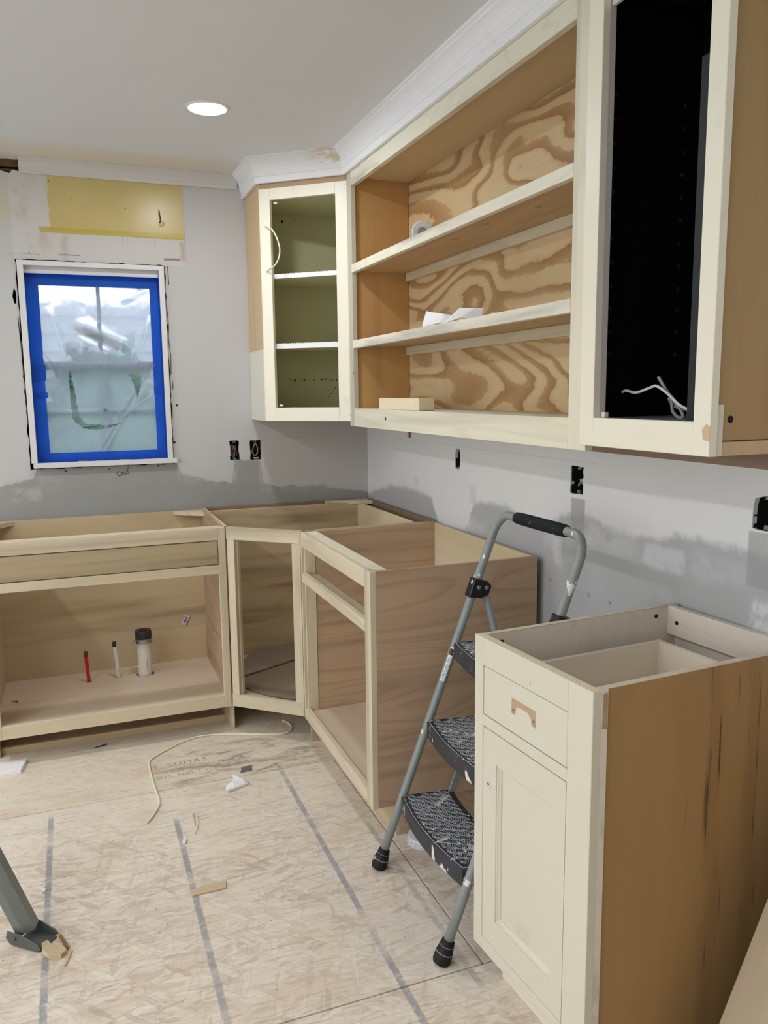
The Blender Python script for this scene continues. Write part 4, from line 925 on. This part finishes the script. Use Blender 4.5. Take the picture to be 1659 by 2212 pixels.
tag(MB().tube(smooth_path([(-.2, -2.275, 1.400), (-.2, -2.295, 1.407), (-.2, -2.33, 1.402), (-.2, -2.375, 1.412), (-.2, -2.40, 1.416), (-.2, -2.44, 1.397), (-.2, -2.475, 1.375), (-.2, -2.52, 1.362), (-.2, -2.57, 1.355), (-.2, -2.63, 1.352)]), .0032, 8).build('cable', 'wire_white', smooth=True), 'white cable draped across the bottom of the black lined cabinet', 'cable')
c2 = tag(MB().tube(smooth_path([(-.19, -2.392, 1.436), (-.19, -2.42, 1.406), (-.185, -2.455, 1.37), (-.185, -2.468, 1.352), (-.185, -2.455, 1.349), (-.18, -2.43, 1.362), (-.18, -2.425, 1.385), (-.17, -2.405, 1.388), (-.15, -2.40, 1.372), (-.13, -2.43, 1.362), (-.10, -2.47, 1.358), (-.10, -2.6, 1.362), (-.1, -2.63, 1.362)]), .0036, 8).build('cable', 'wire_grey', smooth=True), 'grey cable with upright cut end looped in the black lined cabinet', 'cable')
MB().lathe([(.005, 0), (.008, .012), (.007, .03), (0, .032)], (-.135, -2.49, 1.353), (0, 1, .05), 12).build('wire_nut', 'nut_blue', c2)
MB().tube([(-.17, -2.44, 1.3455), (-.16, -2.505, 1.348)], .0016, 6).lathe([(0, 0), (.004, .001), (0, .003)], (-.16, -2.505, 1.348), (0, -1, 0), 8).build('loose_screw', 'steel')
tag(bpy.data.objects['loose_screw.001'], 'steel screw lying on the black lined cabinet bottom', 'screw')
tag(MB().hexa([(.0, -2.88, 1.2345), (.04, -2.88, 1.2345), (.021, -1.86, 1.2345), (-.003, -1.86, 1.2345), (.0, -2.88, 1.32), (.04, -2.88, 1.32), (.021, -1.86, 1.32), (-.003, -1.86, 1.32)]).build('ledger_board', wood('ledger_ply', (156, 124, 98), (122, 92, 70), 'Y', 7, (104, 80, 62), .5, .4, wide=12)), 'brown plywood ledger strip on the wall below the black lined cabinet', 'board')

# ------------------------------------------------------------------ electrical boxes in the walls
def ebox(label, c, w, h, nrm, mat, wires):
    """c: centre on the wall face, nrm 'y' back wall or 'x' right wall"""
    if nrm == 'y': F = Matrix.Translation(c)
    else: F = Matrix.Translation(c) @ Matrix.Rotation(-PI/2, 4, 'Z')
    t = thing('electrical_box', label, 'electrical box', c, 0 if nrm == 'y' else -PI/2, 'open electrical boxes')
    d = .06; mb = MB(); e = .0022; a, b = w/2, h/2
    mb.box(-a-e, -a, .004, d, -b-e, b+e).box(a, a+e, .004, d, -b-e, b+e).box(-a, a, .004, d, b, b+e).box(-a, a, .004, d, -b-e, -b).box(-a, a, d-e, d, -b, b)
    mb.build('box_shell', mat, t)
    MB().box(-.006, .006, .008, .014, -b, -b+.010).build('screw_lug', 'box_grey', t); MB().box(-.006, .006, .008, .014, b-.010, b).build('screw_lug', 'box_grey', t)
    for i, (m, pts, r) in enumerate(wires): MB().tube(smooth_path(pts, 5), r, 6).build('wire', m, t, smooth=True)
    return t
def coil(seed, w, h, y=.02):
    rr = random.Random(seed); return [(rr.uniform(-w, w), rr.uniform(y-.008, y+.02), rr.uniform(-h, h)) for k in range(9)]
ebox('left open electrical box with red and white wires beside the window', (-.675, 0, 1.1435), .042, .090, 'y', 'box_black', [('wire_red', coil(1, .016, .03), .0018), ('wire_grey', coil(2, .016, .035), .0018), ('wire_grey', coil(3, .016, .035), .0018), ('wire_red', coil(4, .014, .02), .0018)])
ebox('electrical box with yellow wire loop below the corner wall cabinet', (-.5735, 0, 1.141), .050, .092, 'y', 'box_black', [('wire_yellow', [(-.012, .04, -.02), (-.012, .015, .0), (0, .01, .03), (.012, .012, .01), (.008, .012, -.02), (-.004, .012, -.026), (-.014, .02, -.008)], .0026), ('wire_white', [(-.01, .01, -.038), (.005, .008, -.04), (.014, .012, -.038)], .003)])
ebox('narrow open electrical box under the open shelves', (wx(-1.0), -1.0, 1.147), .040, .080, 'x', 'box_black', [('wire_black', coil(6, .012, .03), .002), ('wire_grey', [(-.01, .02, -.03), (.0, .012, -.02), (.008, .012, -.03)], .002), ('wire_black', coil(8, .012, .03), .002)])
ebox('open electrical box with bare cut wires above the step ladder', (wx(-1.79), -1.79, 1.14), .062, .082, 'x', 'box_black', [('wire_white', [(.0, .03, -.01), (.008, .01, .002), (.02, .004, -.004)], .0032), ('wire_white', [(.005, .03, -.02), (.016, .01, -.006), (.026, .006, .006)], .0032), ('wire_grey', [(-.005, .03, -.015), (.003, .012, -.008), (.003, .006, -.018)], .003)])
ebox('open electrical box with coiled wire at right edge below the wall cabinet', (wx(-2.495), -2.495, 1.134), .064, .078, 'x', 'box_black', [('wire_grey', [(.012, .03, -.018), (.02, .016, -.004), (.03, .014, -.010), (.026, .02, -.024), (.014, .024, -.02), (.012, .024, -.008), (.026, .026, -.002)], .002), ('wire_grey', [(.010, .03, -.022), (.02, .014, -.026), (.031, .012, -.018)], .0025)])

# ------------------------------------------------------------------ step ladder
LX, LS = -.6235, .384; YL, YR = -1.7525, -2.1905
def rx(z): return LX+LS*z
t = thing('step_ladder', 'grey three step folding ladder splashed with white paint', 'step ladder', (-.35, -1.97, 0))
R_ = .0127; ZB = .993; CR_ = .056
path = [(rx(z), YL, z) for z in (.03, .2, .4, .6, .8, ZB)]
for k in range(1, 9):
    a = k/8*PI/2; y = YL-CR_*(1-math.cos(a)); z = ZB+CR_*math.sin(a); path.append((rx(z), y, z))
for k in range(0, 9):
    a = PI/2-k/8*PI/2; y = YR+CR_*(1-math.cos(a)); z = ZB+CR_*math.sin(a); path.append((rx(z), y, z))
path += [(rx(z), YR, z) for z in (.8, .6, .4, .2, .03)]
MB().tube(path, R_, 16).build('rail', 'tube', t, world=True, smooth=True)
zt = ZB+CR_
MB().tube([(rx(zt), y, zt) for y in (-1.850, -1.853, -1.88, -1.975, -2.07, -2.098, -2.101)], [.0145, .0165, .0175, .0178, .0175, .0165, .0145], 16).build('grip', 'grip', t, world=True, smooth=True)
for y in (YL, YR):
    ax = Vector((LS, 0, 1)).normalized(); p = Vector((rx(.0), y, 0))
    s = MB().lathe([(.0, .004), (.021, .004), (.0235, .012), (.0225, .028), (.0165, .062), (.0135, .064)], p-ax*.001, ax, 20).build('rubber_foot', 'rubber', t, world=True, smooth=True)
    MB().lathe([(.0226, .030), (.0232, .0312), (.0222, .0325)], p, ax, 20).build('foot_ridge', 'rubber_line', s, world=True)
    MB().lathe([(.0186, .048), (.0192, .0492), (.018, .0505)], p, ax, 20).build('foot_ridge', 'rubber_line', s, world=True)
# rear legs, hinged at the clamps
RLX = -.045
for y, yo in ((YL, -.0), (YR, .0)):
    MB().tube([(-.277, y, .838), (RLX, y, .03)], .0105, 12).build('rear_leg', 'tube', t, world=True, smooth=True)
    MB().lathe([(0, 0), (.015, 0), (.016, .012), (.0115, .04)], (RLX+.008, y, .0), (-.28, 0, 1), 14).build('rubber_foot', 'rubber', t, world=True)
    ax = Vector((LS, 0, 1)).normalized(); px_ = Vector((1, 0, -LS)).normalized(); c = Vector((rx(.832), y, .832))
    q = lambda u, v, w: tuple(c+ax*u+px_*v+Vector((0, w, 0)))
    poly = [(-.034, -.0165), (.026, -.0165), (.028, .03), (.018, .047), (-.008, .046), (-.026, .026)]
    s = MB().prism([q(u, v, -.0165) for u, v in poly], (0, .033, 0)).build('clamp', 'clamp', t, world=True, bevel=.003)
    for v in (.004, .030):
        MB().lathe([(0, .003), (.004, .003), (.0065, .0016), (.0065, -.002)], q(.002+v*.25, v, -.0168), (0, -1, 0), 12).build('bolt', 'bolt', s, world=True)
MB().tube([(RLX-.03, YL-.005, .12), (RLX-.03, YR+.005, .12)], .008, 10).build('cross_bar', 'tube', t, world=True)
# steps
def step(zt, n, wl):
    xf = rx(zt-.02)-.004; th = .05; dp = .155
    yl, yr = YL-.0135, YR+.0135
    out = []
    out.append((xf+dp, yl-.02))
    out.append((xf+.012, yl))
    for k in range(13):
        u = k/12; out.append((xf+.004-.030*math.sin(PI*(.08+.84*u))**.8, yl+(yr-yl)*(.012+.976*u)))
    out += [(xf+.012, yr), (xf+dp, yr+.02)]
    # scooped back edge
    for k in range(1, 8):
        u = k/8; out.append((xf+dp-.018*math.sin(PI*u), yr+.02+(yl-yr-.04)*u))
    mb = MB(); n_ = len(out); cx_, cy_ = xf+.07, (yl+yr)/2
    rings = [(.0, 1.0), (-.004, 1.0), (th*-1+.006, .985), (-th, .965)]
    top = [(cx_+(x-cx_)*.965, cy_+(y-cy_)*.985) for x, y in out]
    mb.v += [(x, y, zt) for x, y in top]
    for dz, s_ in rings[1:]: mb.v += [(cx_+(x-cx_)*s_, cy_+(y-cy_)*(1-(1-s_)*.5), zt+dz) for x, y in out]
    nr = len(rings)
    for r in range(nr-1):
        for i in range(n_):
            j = (i+1) % n_; mb.f.append((r*n_+i, r*n_+j, (r+1)*n_+j, (r+1)*n_+i))
    mb.f.append(tuple(range(n_))); mb.f.append(tuple(reversed(range((nr-1)*n_, nr*n_))))
    s = mb.build('step', 'tread', t, world=True)
    mb = MB()
    nrow = 6; ncol = 14
    for r in range(nrow):
        for c in range(ncol):
            u = (c+.5+(.5 if r % 2 else 0))/(ncol+.5); y = yl+(yr-yl)*(.03+.94*u); bulge = -.024*math.sin(PI*u)**.8
            x = xf+.014+bulge*(1-r/nrow)+(dp-.034)*(r+.5)/nrow-.012*math.sin(PI*u)*(r/nrow)
            for a_, b_, rr_ in ((.0105, .0125, .0011), (.0055, .0068, .0010)):
                mb.tube([(x+a_*math.cos(q), y+b_*math.sin(q), zt+.0002) for q in [2*PI*k/12 for k in range(12)]], rr_, 5, closed=True)
    o = mb.build('tread_pattern', 'tread_ring', s, world=True); o['kind'] = 'stuff'
    MB().tube([(cx_+(x-cx_)*.93, cy_+(y-cy_)*.965, zt+.0003) for x, y in out[1:18]], .001, 5).build('tread_rim', 'tread_ring', s, world=True)
    for y in (yl, yr): MB().lathe([(0, -.004), (.006, -.004), (.006, .004), (0, .004)], (rx(zt-.025), y, zt-.025), (0, 1, 0), 10).build('pivot', 'steel', s, world=True)
for i, zt in enumerate((.225, .445, .674)): step(zt, i, 1)
def bar(a, b, w, d, name):
    a, b = Vector(a), Vector(b); z = (b-a).normalized(); y = Vector((0, 1, 0)); x = y.cross(z).normalized()
    P = []
    for p in (a, b):
        for i, j in ((-1, -1), (1, -1), (1, 1), (-1, 1)): P.append(p+x*i*w/2+y*j*d/2)
    return MB().hexa(P).build(name, 'tube', t, world=True)
bar((rx(.19)+.135, -1.80, .19), (rx(.42)+.135, -1.80, .42), .020, .006, 'link_bar'); bar((rx(.42)+.135, -1.80, .42), (rx(.65)+.135, -1.80, .65), .020, .006, 'link_bar')
bar((rx(.19)+.135, -2.145, .19), (rx(.65)+.135, -2.145, .65), .020, .006, 'link_bar')
# maker's label on the left rail, illegible script
z0_, z1_ = .556, .655; mb = MB(); seg = 6
def on_rail(z, ang, r=R_+.0005):
    ax = Vector((LS, 0, 1)).normalized(); u = Vector((-1, 0, LS)).normalized(); w = Vector((0, -1, 0))
    return Vector((rx(z), YL, z))+u*math.cos(ang)*r+w*math.sin(ang)*r
def rail_patch(name, mat, za, zb, a0, a1, par, r=R_+.0006):
    mb = MB(); k = 7
    for z in (za, zb):
        for i in range(k): mb.v.append(tuple(on_rail(z, a0+(a1-a0)*i/(k-1), r)))
    mb.f = [(i, i+1, k+i+1, k+i) for i in range(k-1)]
    return mb.build(name, mat, par, world=True)
A0, A1 = .35, 1.45
lab = rail_patch('label', 'label_white', z0_, z1_, A0, A1, t)
rail_patch('label_badge', 'label_black', .632, .650, A0, A1-.1, lab, R_+.0009)
mb = MB(); mb.v = [tuple(on_rail(.641+.0068*math.sin(2*PI*k/16), .85+.36*math.cos(2*PI*k/16), R_+.0012)) for k in range(16)]; mb.f = [tuple(range(16))]
mb.build('label_oval', 'label_maroon', lab, world=True)
mb = MB(); rr = random.Random(11); z = .562
while z < .625:
    a = .62 if rr.random() > .3 else .5; b = .98 if rr.random() > .35 else 1.2
    k = len(mb.v); mb.v += [tuple(on_rail(z, a, R_+.001)), tuple(on_rail(z+.0011, a, R_+.001)), tuple(on_rail(z+.0022, b, R_+.001)), tuple(on_rail(z+.0011, b, R_+.001))]; mb.f.append((k, k+1, k+2, k+3))
    z += rr.choice((.0021, .0026, .0032, .0052))
mb.build('label_script', 'label_black', lab, world=True)

# ------------------------------------------------------------------ old cream base cabinet
OX, OY, OT = -.5754, -2.2738, .0699
t = thing('old_base_cabinet', 'old cream painted base cabinet with a drawer and door beside the ladder', 'cabinet', (OX, OY, 0), -PI/2+OT)
OW, OD, Zb, Zt = .4055, .594, .110, .868
def cb(name, mat, *a, **k): return bx(t, name, mat, *a, **k)
fx0, fx1 = .035, .335
cb('stile', 'cream_old', 0, fx0, 0, .02, Zb, Zt); cb('stile', 'cream_old', fx1, OW, 0, .02, Zb, Zt)
cb('top_rail', 'cream_old', fx0, fx1, 0, .02, .805, Zt); cb('middle_rail', 'cream_old', fx0, fx1, 0, .02, .664, .690); cb('bottom_rail', 'cream_old', fx0, fx1, 0, .02, Zb, .142)
cb('stile_edge', 'raw_old', OW-.0195, OW-.0003, .019, .0365, Zb, Zt)
cb('side_panel', 'raw_old', .004, .018, .0201, OD, Zb, Zt-.001); MB().prism([(OW-.019, .036, Zb), (OW-.019, .075, Zb), (OW-.019, .075, 0), (OW-.019, OD, 0), (OW-.019, OD, Zt-.001), (OW-.019, .036, Zt-.001)], (.014, 0, 0)).build('side_panel', 'old_side', t, label='golden brown side with dark streaks')
cb('side_edge', 'edge_ply', .0035, .0185, .0202, OD, Zt-.001, Zt+.0003, bevel=0); cb('side_edge', 'edge_ply', OW-.0195, OW-.0045, .0202, OD, Zt-.001, Zt+.0003, bevel=0)
cb('rail_edge', 'block', .003, OW-.003, .0055, .0199, Zt, Zt+.0004, bevel=0, label='scraped bare top edge')
cb('back_panel', 'raw_old', .018, OW-.019, OD-.008, OD, Zb, .80); cb('back_rail', 'raw_old', .018, OW-.019, OD-.036, OD-.016, .795, Zt-.001)
cb('bottom_panel', 'raw_old', .018, OW-.019, .02, OD-.008, Zb, Zb+.016)
cb('toe_base', 'raw_old', .02, OW-.0195, .07, OD-.02, 0, Zb)
for (x, y, z, ax) in [(.0183, .06, .845, (1, 0, 0)), (.0183, .52, .845, (1, 0, 0)), (.05, OD-.0362, .83, (0, -1, 0))]:
    MB().lathe([(0, .0005), (.0055, .0005), (.0055, -.0005), (0, -.0005)], (x, y, z), ax, 10).build('screw_hole', 'dowel', t)
# drawer
d = cb('drawer', 'cream_old', fx0+.002, fx1-.0015, .0008, .019, .692, .8035)
mb = MB(); x0, x1, y0, y1 = .052, .322, .02, .50
mb.box(x0, x0+.012, y0, y1, .70, .797).box(x1-.012, x1, y0, y1, .70, .797).box(x0+.012, x1-.012, y0, y0+.012, .70, .797).box(x0+.012, x1-.012, y1-.012, y1, .70, .797)
mb.build('drawer_box', wood('drawer_maple', (232, 216, 192), (214, 196, 168), 'Y', 4, None, 0, .15), d); MB().box(x0+.012, x1-.012, y0+.012, y1-.012, .706, .712).build('drawer_bottom', 'raw_old', d)
ux, uz = .147, .768; q = [(0, 0), (.086, 0), (.086, -.036), (.072, -.035), (.07, -.022), (.058, -.013), (.03, -.012), (.016, -.017), (.013, -.034), (.0, -.034)]
s = MB().prism([(ux+a, .0003, uz+b) for a, b in q], (0, .0005, 0)).build('pull_scar', 'bare', d, label='bare wood mark where a cup pull was')
for a in (.007, .079): MB().lathe([(0, .0004), (.0022, .0004), (.0022, -.0002), (0, -.0002)], (ux+a, .0003, uz-.024), (0, -1, 0), 8).build('pull_hole', 'dowel', s)
# door with recessed panel
z0_, z1_ = .144, .662; x0, x1 = fx0+.002, fx1-.0015; px0, px1, pz0, pz1 = .09, .291, .212, .592
mb = MB().box(x0, px0, .0008, .019, z0_, z1_).box(px1, x1, .0008, .019, z0_, z1_).box(px0, px1, .0008, .019, z0_, pz0).box(px0, px1, .0008, .019, pz1, z1_)
d = mb.build('door', 'cream_old', t)
MB().box(px0, px1, .0115, .017, pz0, pz1).build('door_panel', 'cream_old', d)
mb = MB()
for (a, b) in (((px0, pz0), (px0, pz1)), ((px0, pz1), (px1, pz1)), ((px1, pz1), (px1, pz0)), ((px1, pz0), (px0, pz0))): pass
prf = [(0, .003), (.004, .003), (.006, .006), (.009, .0075), (.011, .0118)]
for k in range(len(prf)):
    o_, y_ = prf[k]; mb.v += [(px0+o_, y_, pz0+o_), (px1-o_, y_, pz0+o_), (px1-o_, y_, pz1-o_), (px0+o_, y_, pz1-o_)]
for k in range(len(prf)-1):
    for i in range(4): mb.f.append((k*4+i, k*4+(i+1) % 4, k*4+4+(i+1) % 4, k*4+4+i))
mb.build('panel_moulding', 'cream_old', d)
s = MB().lathe([(0, .001), (.0105, .001), (.0115, 0), (.0115, -.001)], (.060, .0008, .534), (0, -1, 0), 18).build('knob_scar', 'jamb', d, label='grey ring where a knob was'); MB().lathe([(0, .0006), (.003, .0006), (.003, -.0004)], (.060, -.0003, .534), (0, -1, 0), 8).build('knob_hole', 'dowel', s)
MB().prism([(OW-.018, .0, Zt-.07), (OW+.0004, .0, Zt-.07)][:0] or [(OW+.0004, .0225, .795), (OW+.0004, .034, .792), (OW+.0004, .034, .862), (OW+.0004, .024, .862)], (-.0006, 0, 0)).build('split_corner', 'bare', t)
# sheet leaning on the wall in the near right corner
a = math.radians(66); 
P0 = [Vector((-.338, -2.74, .002)), Vector((-.338, -3.45, .002))]; up = Vector((math.cos(a), 0, math.sin(a)))*.80; nr = Vector((math.sin(a), 0, -math.cos(a)))*.018
F = Matrix((up.normalized().cross(Vector((0, 1, 0))) , Vector((0, 1, 0)), up.normalized())).transposed().to_4x4()
pts = [P0[0], P0[1], P0[1]+nr, P0[0]+nr, P0[0]+up, P0[1]+up, P0[1]+up+nr, P0[0]+up+nr]; pts = [p+Vector((0, 0, .008)) for p in pts]
Fw = Matrix.Translation((-.2, -3.0, .4)) @ Matrix(((math.sin(a), 0, math.cos(a)), (0, 1, 0), (-math.cos(a), 0, math.sin(a)))).to_4x4()
inv = Fw.inverted()
o = MB().hexa([inv @ p for p in pts]).build('plywood_sheet', 'lean_ply', frame=Fw, bevel=.001)
tag(o, 'pale plywood sheet leaning on the wall at the lower right corner', 'board')

# ------------------------------------------------------------------ grey metal stand, lower left
t = thing('metal_stand', 'grey metal stand leg with hinged foot at the left edge of the floor', 'stand', (-1.9, -1.75, 0))
def leg(foot, top, w, name='leg'):
    a, b = Vector(foot), Vector(top); z = (b-a).normalized(); y = Vector((.35, 1, 0)).normalized(); x = y.cross(z).normalized(); y = z.cross(x)
    sec = [(-.5, .35), (-.5, -.35), (-.06, -.5), (.0, -.5), (.5, -.32), (.5, .35), (.44, .35), (.44, -.26), (-.44, -.28), (-.44, .35)]
    mb = MB(); n = len(sec)
    for p in (a, b): mb.v += [tuple(p+x*u*w+y*v*w*.8) for u, v in sec]
    mb.f = [(i, (i+1) % n, n+(i+1) % n, n+i) for i in range(n)]+[tuple(range(n)), tuple(reversed(range(n, 2*n)))]
    return mb.build(name, 'stand', t, world=True)
foot = (-1.586, -1.705, .035)
l = leg(foot, (-1.815, -1.73, .74), .052)
leg((-2.3, -1.45, .035), (-1.875, -1.72, .74), .052); leg((-2.3, -2.05, .035), (-1.875, -1.77, .74), .052)
MB().lathe([(.04, .70), (.045, .72), (.045, .80), (.03, .82), (.02, .83), (.02, 1.0)], (-1.855, -1.745, 0), seg=18).build('hub', 'stand', t, world=True)
# hinged shoe: two cheeks and a sole plate
c = Vector((-1.578, -1.712, 0)); d = Vector((.76, -.65, 0)).normalized(); p = Vector((-d.y, d.x, 0))
def shoe(u, v, z): return tuple(c+d*u+p*v+Vector((0, 0, z)))
mb = MB()
for v in (-.034, .031):
    mb.prism([shoe(u, v, z) for u, z in ((-.052, .020), (-.04, .004), (.045, .002), (.060, .012), (.05, .022), (.0, .038), (-.045, .040))], p*.003)
mb.prism([shoe(-.03, -.031, .002), shoe(.055, -.031, .002), shoe(.055, .031, .002), shoe(-.03, .031, .002)], (0, 0, .003))
s = mb.build('foot', 'stand_foot', t, world=True, bevel=.0008)
MB().lathe([(0, .003), (.005, .003), (.006, 0), (.006, -.07)], shoe(-.022, -.035, .024), -p, 10).build('pivot_bolt', 'stand_foot', s, world=True)
tag(MB().tube([(-1.508, -1.728, .006), (-1.490, -1.786, .0045)], .0042, 10).build('metal_pin', 'brass'), 'short brass pin lying on the floor at the stand foot', 'pin')
def shard(name, pts, h, mat, label, cat, group=None, tilt=0.0):
    o = MB().prism([(x, y, .0004) for x, y in pts], (0, 0, h)).build(name, mat, bevel=min(.0008, h*.3)); return tag(o, label, cat, group)
shard('wood_chip', [(-1.553, -1.752), (-1.538, -1.742), (-1.528, -1.765), (-1.502, -1.778), (-1.492, -1.80), (-1.505, -1.816), (-1.535, -1.806), (-1.55, -1.782)], .013, 'wood_chip', 'torn pale wood chunk under the metal stand foot', 'wood scrap')
shard('wood_splinter', [(-1.498, -1.850), (-1.493, -1.847), (-1.478, -1.795), (-1.482, -1.790), (-1.490, -1.80)], .003, 'wood_chip', 'thin pale wood splinter right of the stand foot', 'wood scrap')
shard('wood_shim', [(-1.168, -1.655), (-1.155, -1.683), (-1.065, -1.682), (-1.058, -1.650), (-1.075, -1.652), (-1.10, -1.645), (-1.13, -1.652)], .005, 'wood_chip', 'flat wooden shim offcut on the middle of the floor', 'wood scrap')
shard('wood_splinter', [(-1.10, -1.30), (-1.096, -1.30), (-1.092, -1.215), (-1.095, -1.213)], .003, 'wood_chip', 'straight thin splinter right of the cable end', 'wood scrap')
shard('wood_splinter', [(-1.107, -1.35), (-1.103, -1.352), (-1.084, -1.29), (-1.08, -1.24), (-1.084, -1.24), (-1.088, -1.285)], .003, 'block', 'bent pale splinter beside the straight splinter', 'wood scrap')
shard('plaster_crumb', [(-1.152, -1.40), (-1.142, -1.402), (-1.136, -1.38), (-1.144, -1.37)], .008, 'paper', 'small white crumb near the middle sprayed line', 'debris')
shard('plaster_crumb', [(-1.560, -1.502), (-1.550, -1.502), (-1.548, -1.492), (-1.558, -1.490)], .007, 'paper', 'tiny white crumb on the left sprayed line', 'debris')
shard('grey_chip', [(-.885, -.985), (-.84, -.98), (-.833, -.94), (-.873, -.944)], .003, 'slate', 'small square grey chip on the floor behind the white scrap', 'debris')
shard('wood_splinter', [(-.83, -.992), (-.765, -.972), (-.735, -.955), (-.738, -.960), (-.77, -.978), (-.828, -.997)], .003, 'wood_chip', 'long thin splinter right of the grey chip', 'wood scrap')
shard('white_offcut', [(-1.83, -.66), (-1.655, -.672), (-1.638, -.575), (-1.82, -.57)], .016, 'paper', 'white trim board offcut at the left edge of the floor', 'board')
w = thing('paper_scrap', 'torn white paper scrap on the floor in front of the corner cabinet', 'paper', (-.93, -1.08, 0))
mb = MB(); mb.v = [(-.965, -1.11, .001), (-.955, -1.085, .012), (-.93, -1.075, .02), (-.925, -1.05, .034), (-.895, -1.075, .022), (-.885, -1.085, .006), (-.93, -1.10, .008), (-.955, -1.115, .002)]
mb.f = [(0, 1, 7), (1, 2, 6, 7), (2, 3, 4), (2, 4, 5, 6)]
o = mb.build('torn_face', 'paper', w, world=True); m = o.modifiers.new('thickness', 'SOLIDIFY'); m.thickness = .0015
MB().prism([(-.965, -1.112, .0004), (-.955, -1.122, .0004), (-.88, -1.092, .0004), (-.875, -1.075, .0004), (-.90, -1.085, .0004)], (0, 0, .007)).build('core', 'gypsum', w, world=True)
tag(MB().tube(smooth_path([(-.622, -.578, .004), (-.601, -.619, .004), (-.607, -.678, .004), (-.645, -.709, .004), (-.718, -.688, .004), (-.853, -.632, .004), (-.963, -.601, .004), (-1.041, -.622, .004), (-1.111, -.672, .004), (-1.17, -.724, .004), (-1.195, -.762, .004), (-1.2, -.823, .004), (-1.198, -.924, .004), (-1.195, -1.019, .004), (-1.191, -1.074, .004), (-1.196, -1.124, .004), (-1.222, -1.187, .004), (-1.246, -1.228, .004)], 5), .0036, 8).build('floor_cable', 'wire_cream', smooth=True), 'long cream cable curving across the floor in front of the cabinets', 'cable')
tag(MB().tube([(-1.39, -.545, .003), (-1.345, -.53, .003)], [.0015, .003], 7).lathe([(0, 0), (.005, .001), (.003, .003)], (-1.345, -.53, .004), (1, .3, 0), 8).build('loose_screw', 'cap_dark'), 'dark screw on the floor in front of the sink cabinet', 'screw')
mb = MB()
for k in range(4): mb.prism(circle(-.438+.003*k, -1.668+.004*k, .052, 26, .0004+.0042*k), (0, 0, .0026))
for k in range(3): mb.prism(circle(-.433, -1.660, .046, 20, .003+.0042*k), (0, 0, .0017))
tag(mb.build('lid_stack', 'paper'), 'stack of thin white round lids behind the lowest ladder step', 'lids')

for i, (x0, x1, lb) in enumerate([(-1.375, -1.335, 'leftmost thin splinter lying on the window sill'), (-1.30, -1.27, 'second thin splinter from the left on the window sill'), (-1.20, -1.155, 'third thin splinter from the left on the window sill'), (-1.055, -.985, 'longest splinter at the right end of the window sill')]):
    tag(MB().hexa([(x0, -.016, 1.1187), (x1, -.012, 1.1187), (x1, -.008, 1.1187), (x0, -.012, 1.1187), (x0, -.016, 1.122), (x1, -.012, 1.1205), (x1, -.008, 1.1205), (x0, -.012, 1.122)]).build('wood_sliver', 'wood_chip'), lb, 'wood scrap', 'splinters on the window sill')
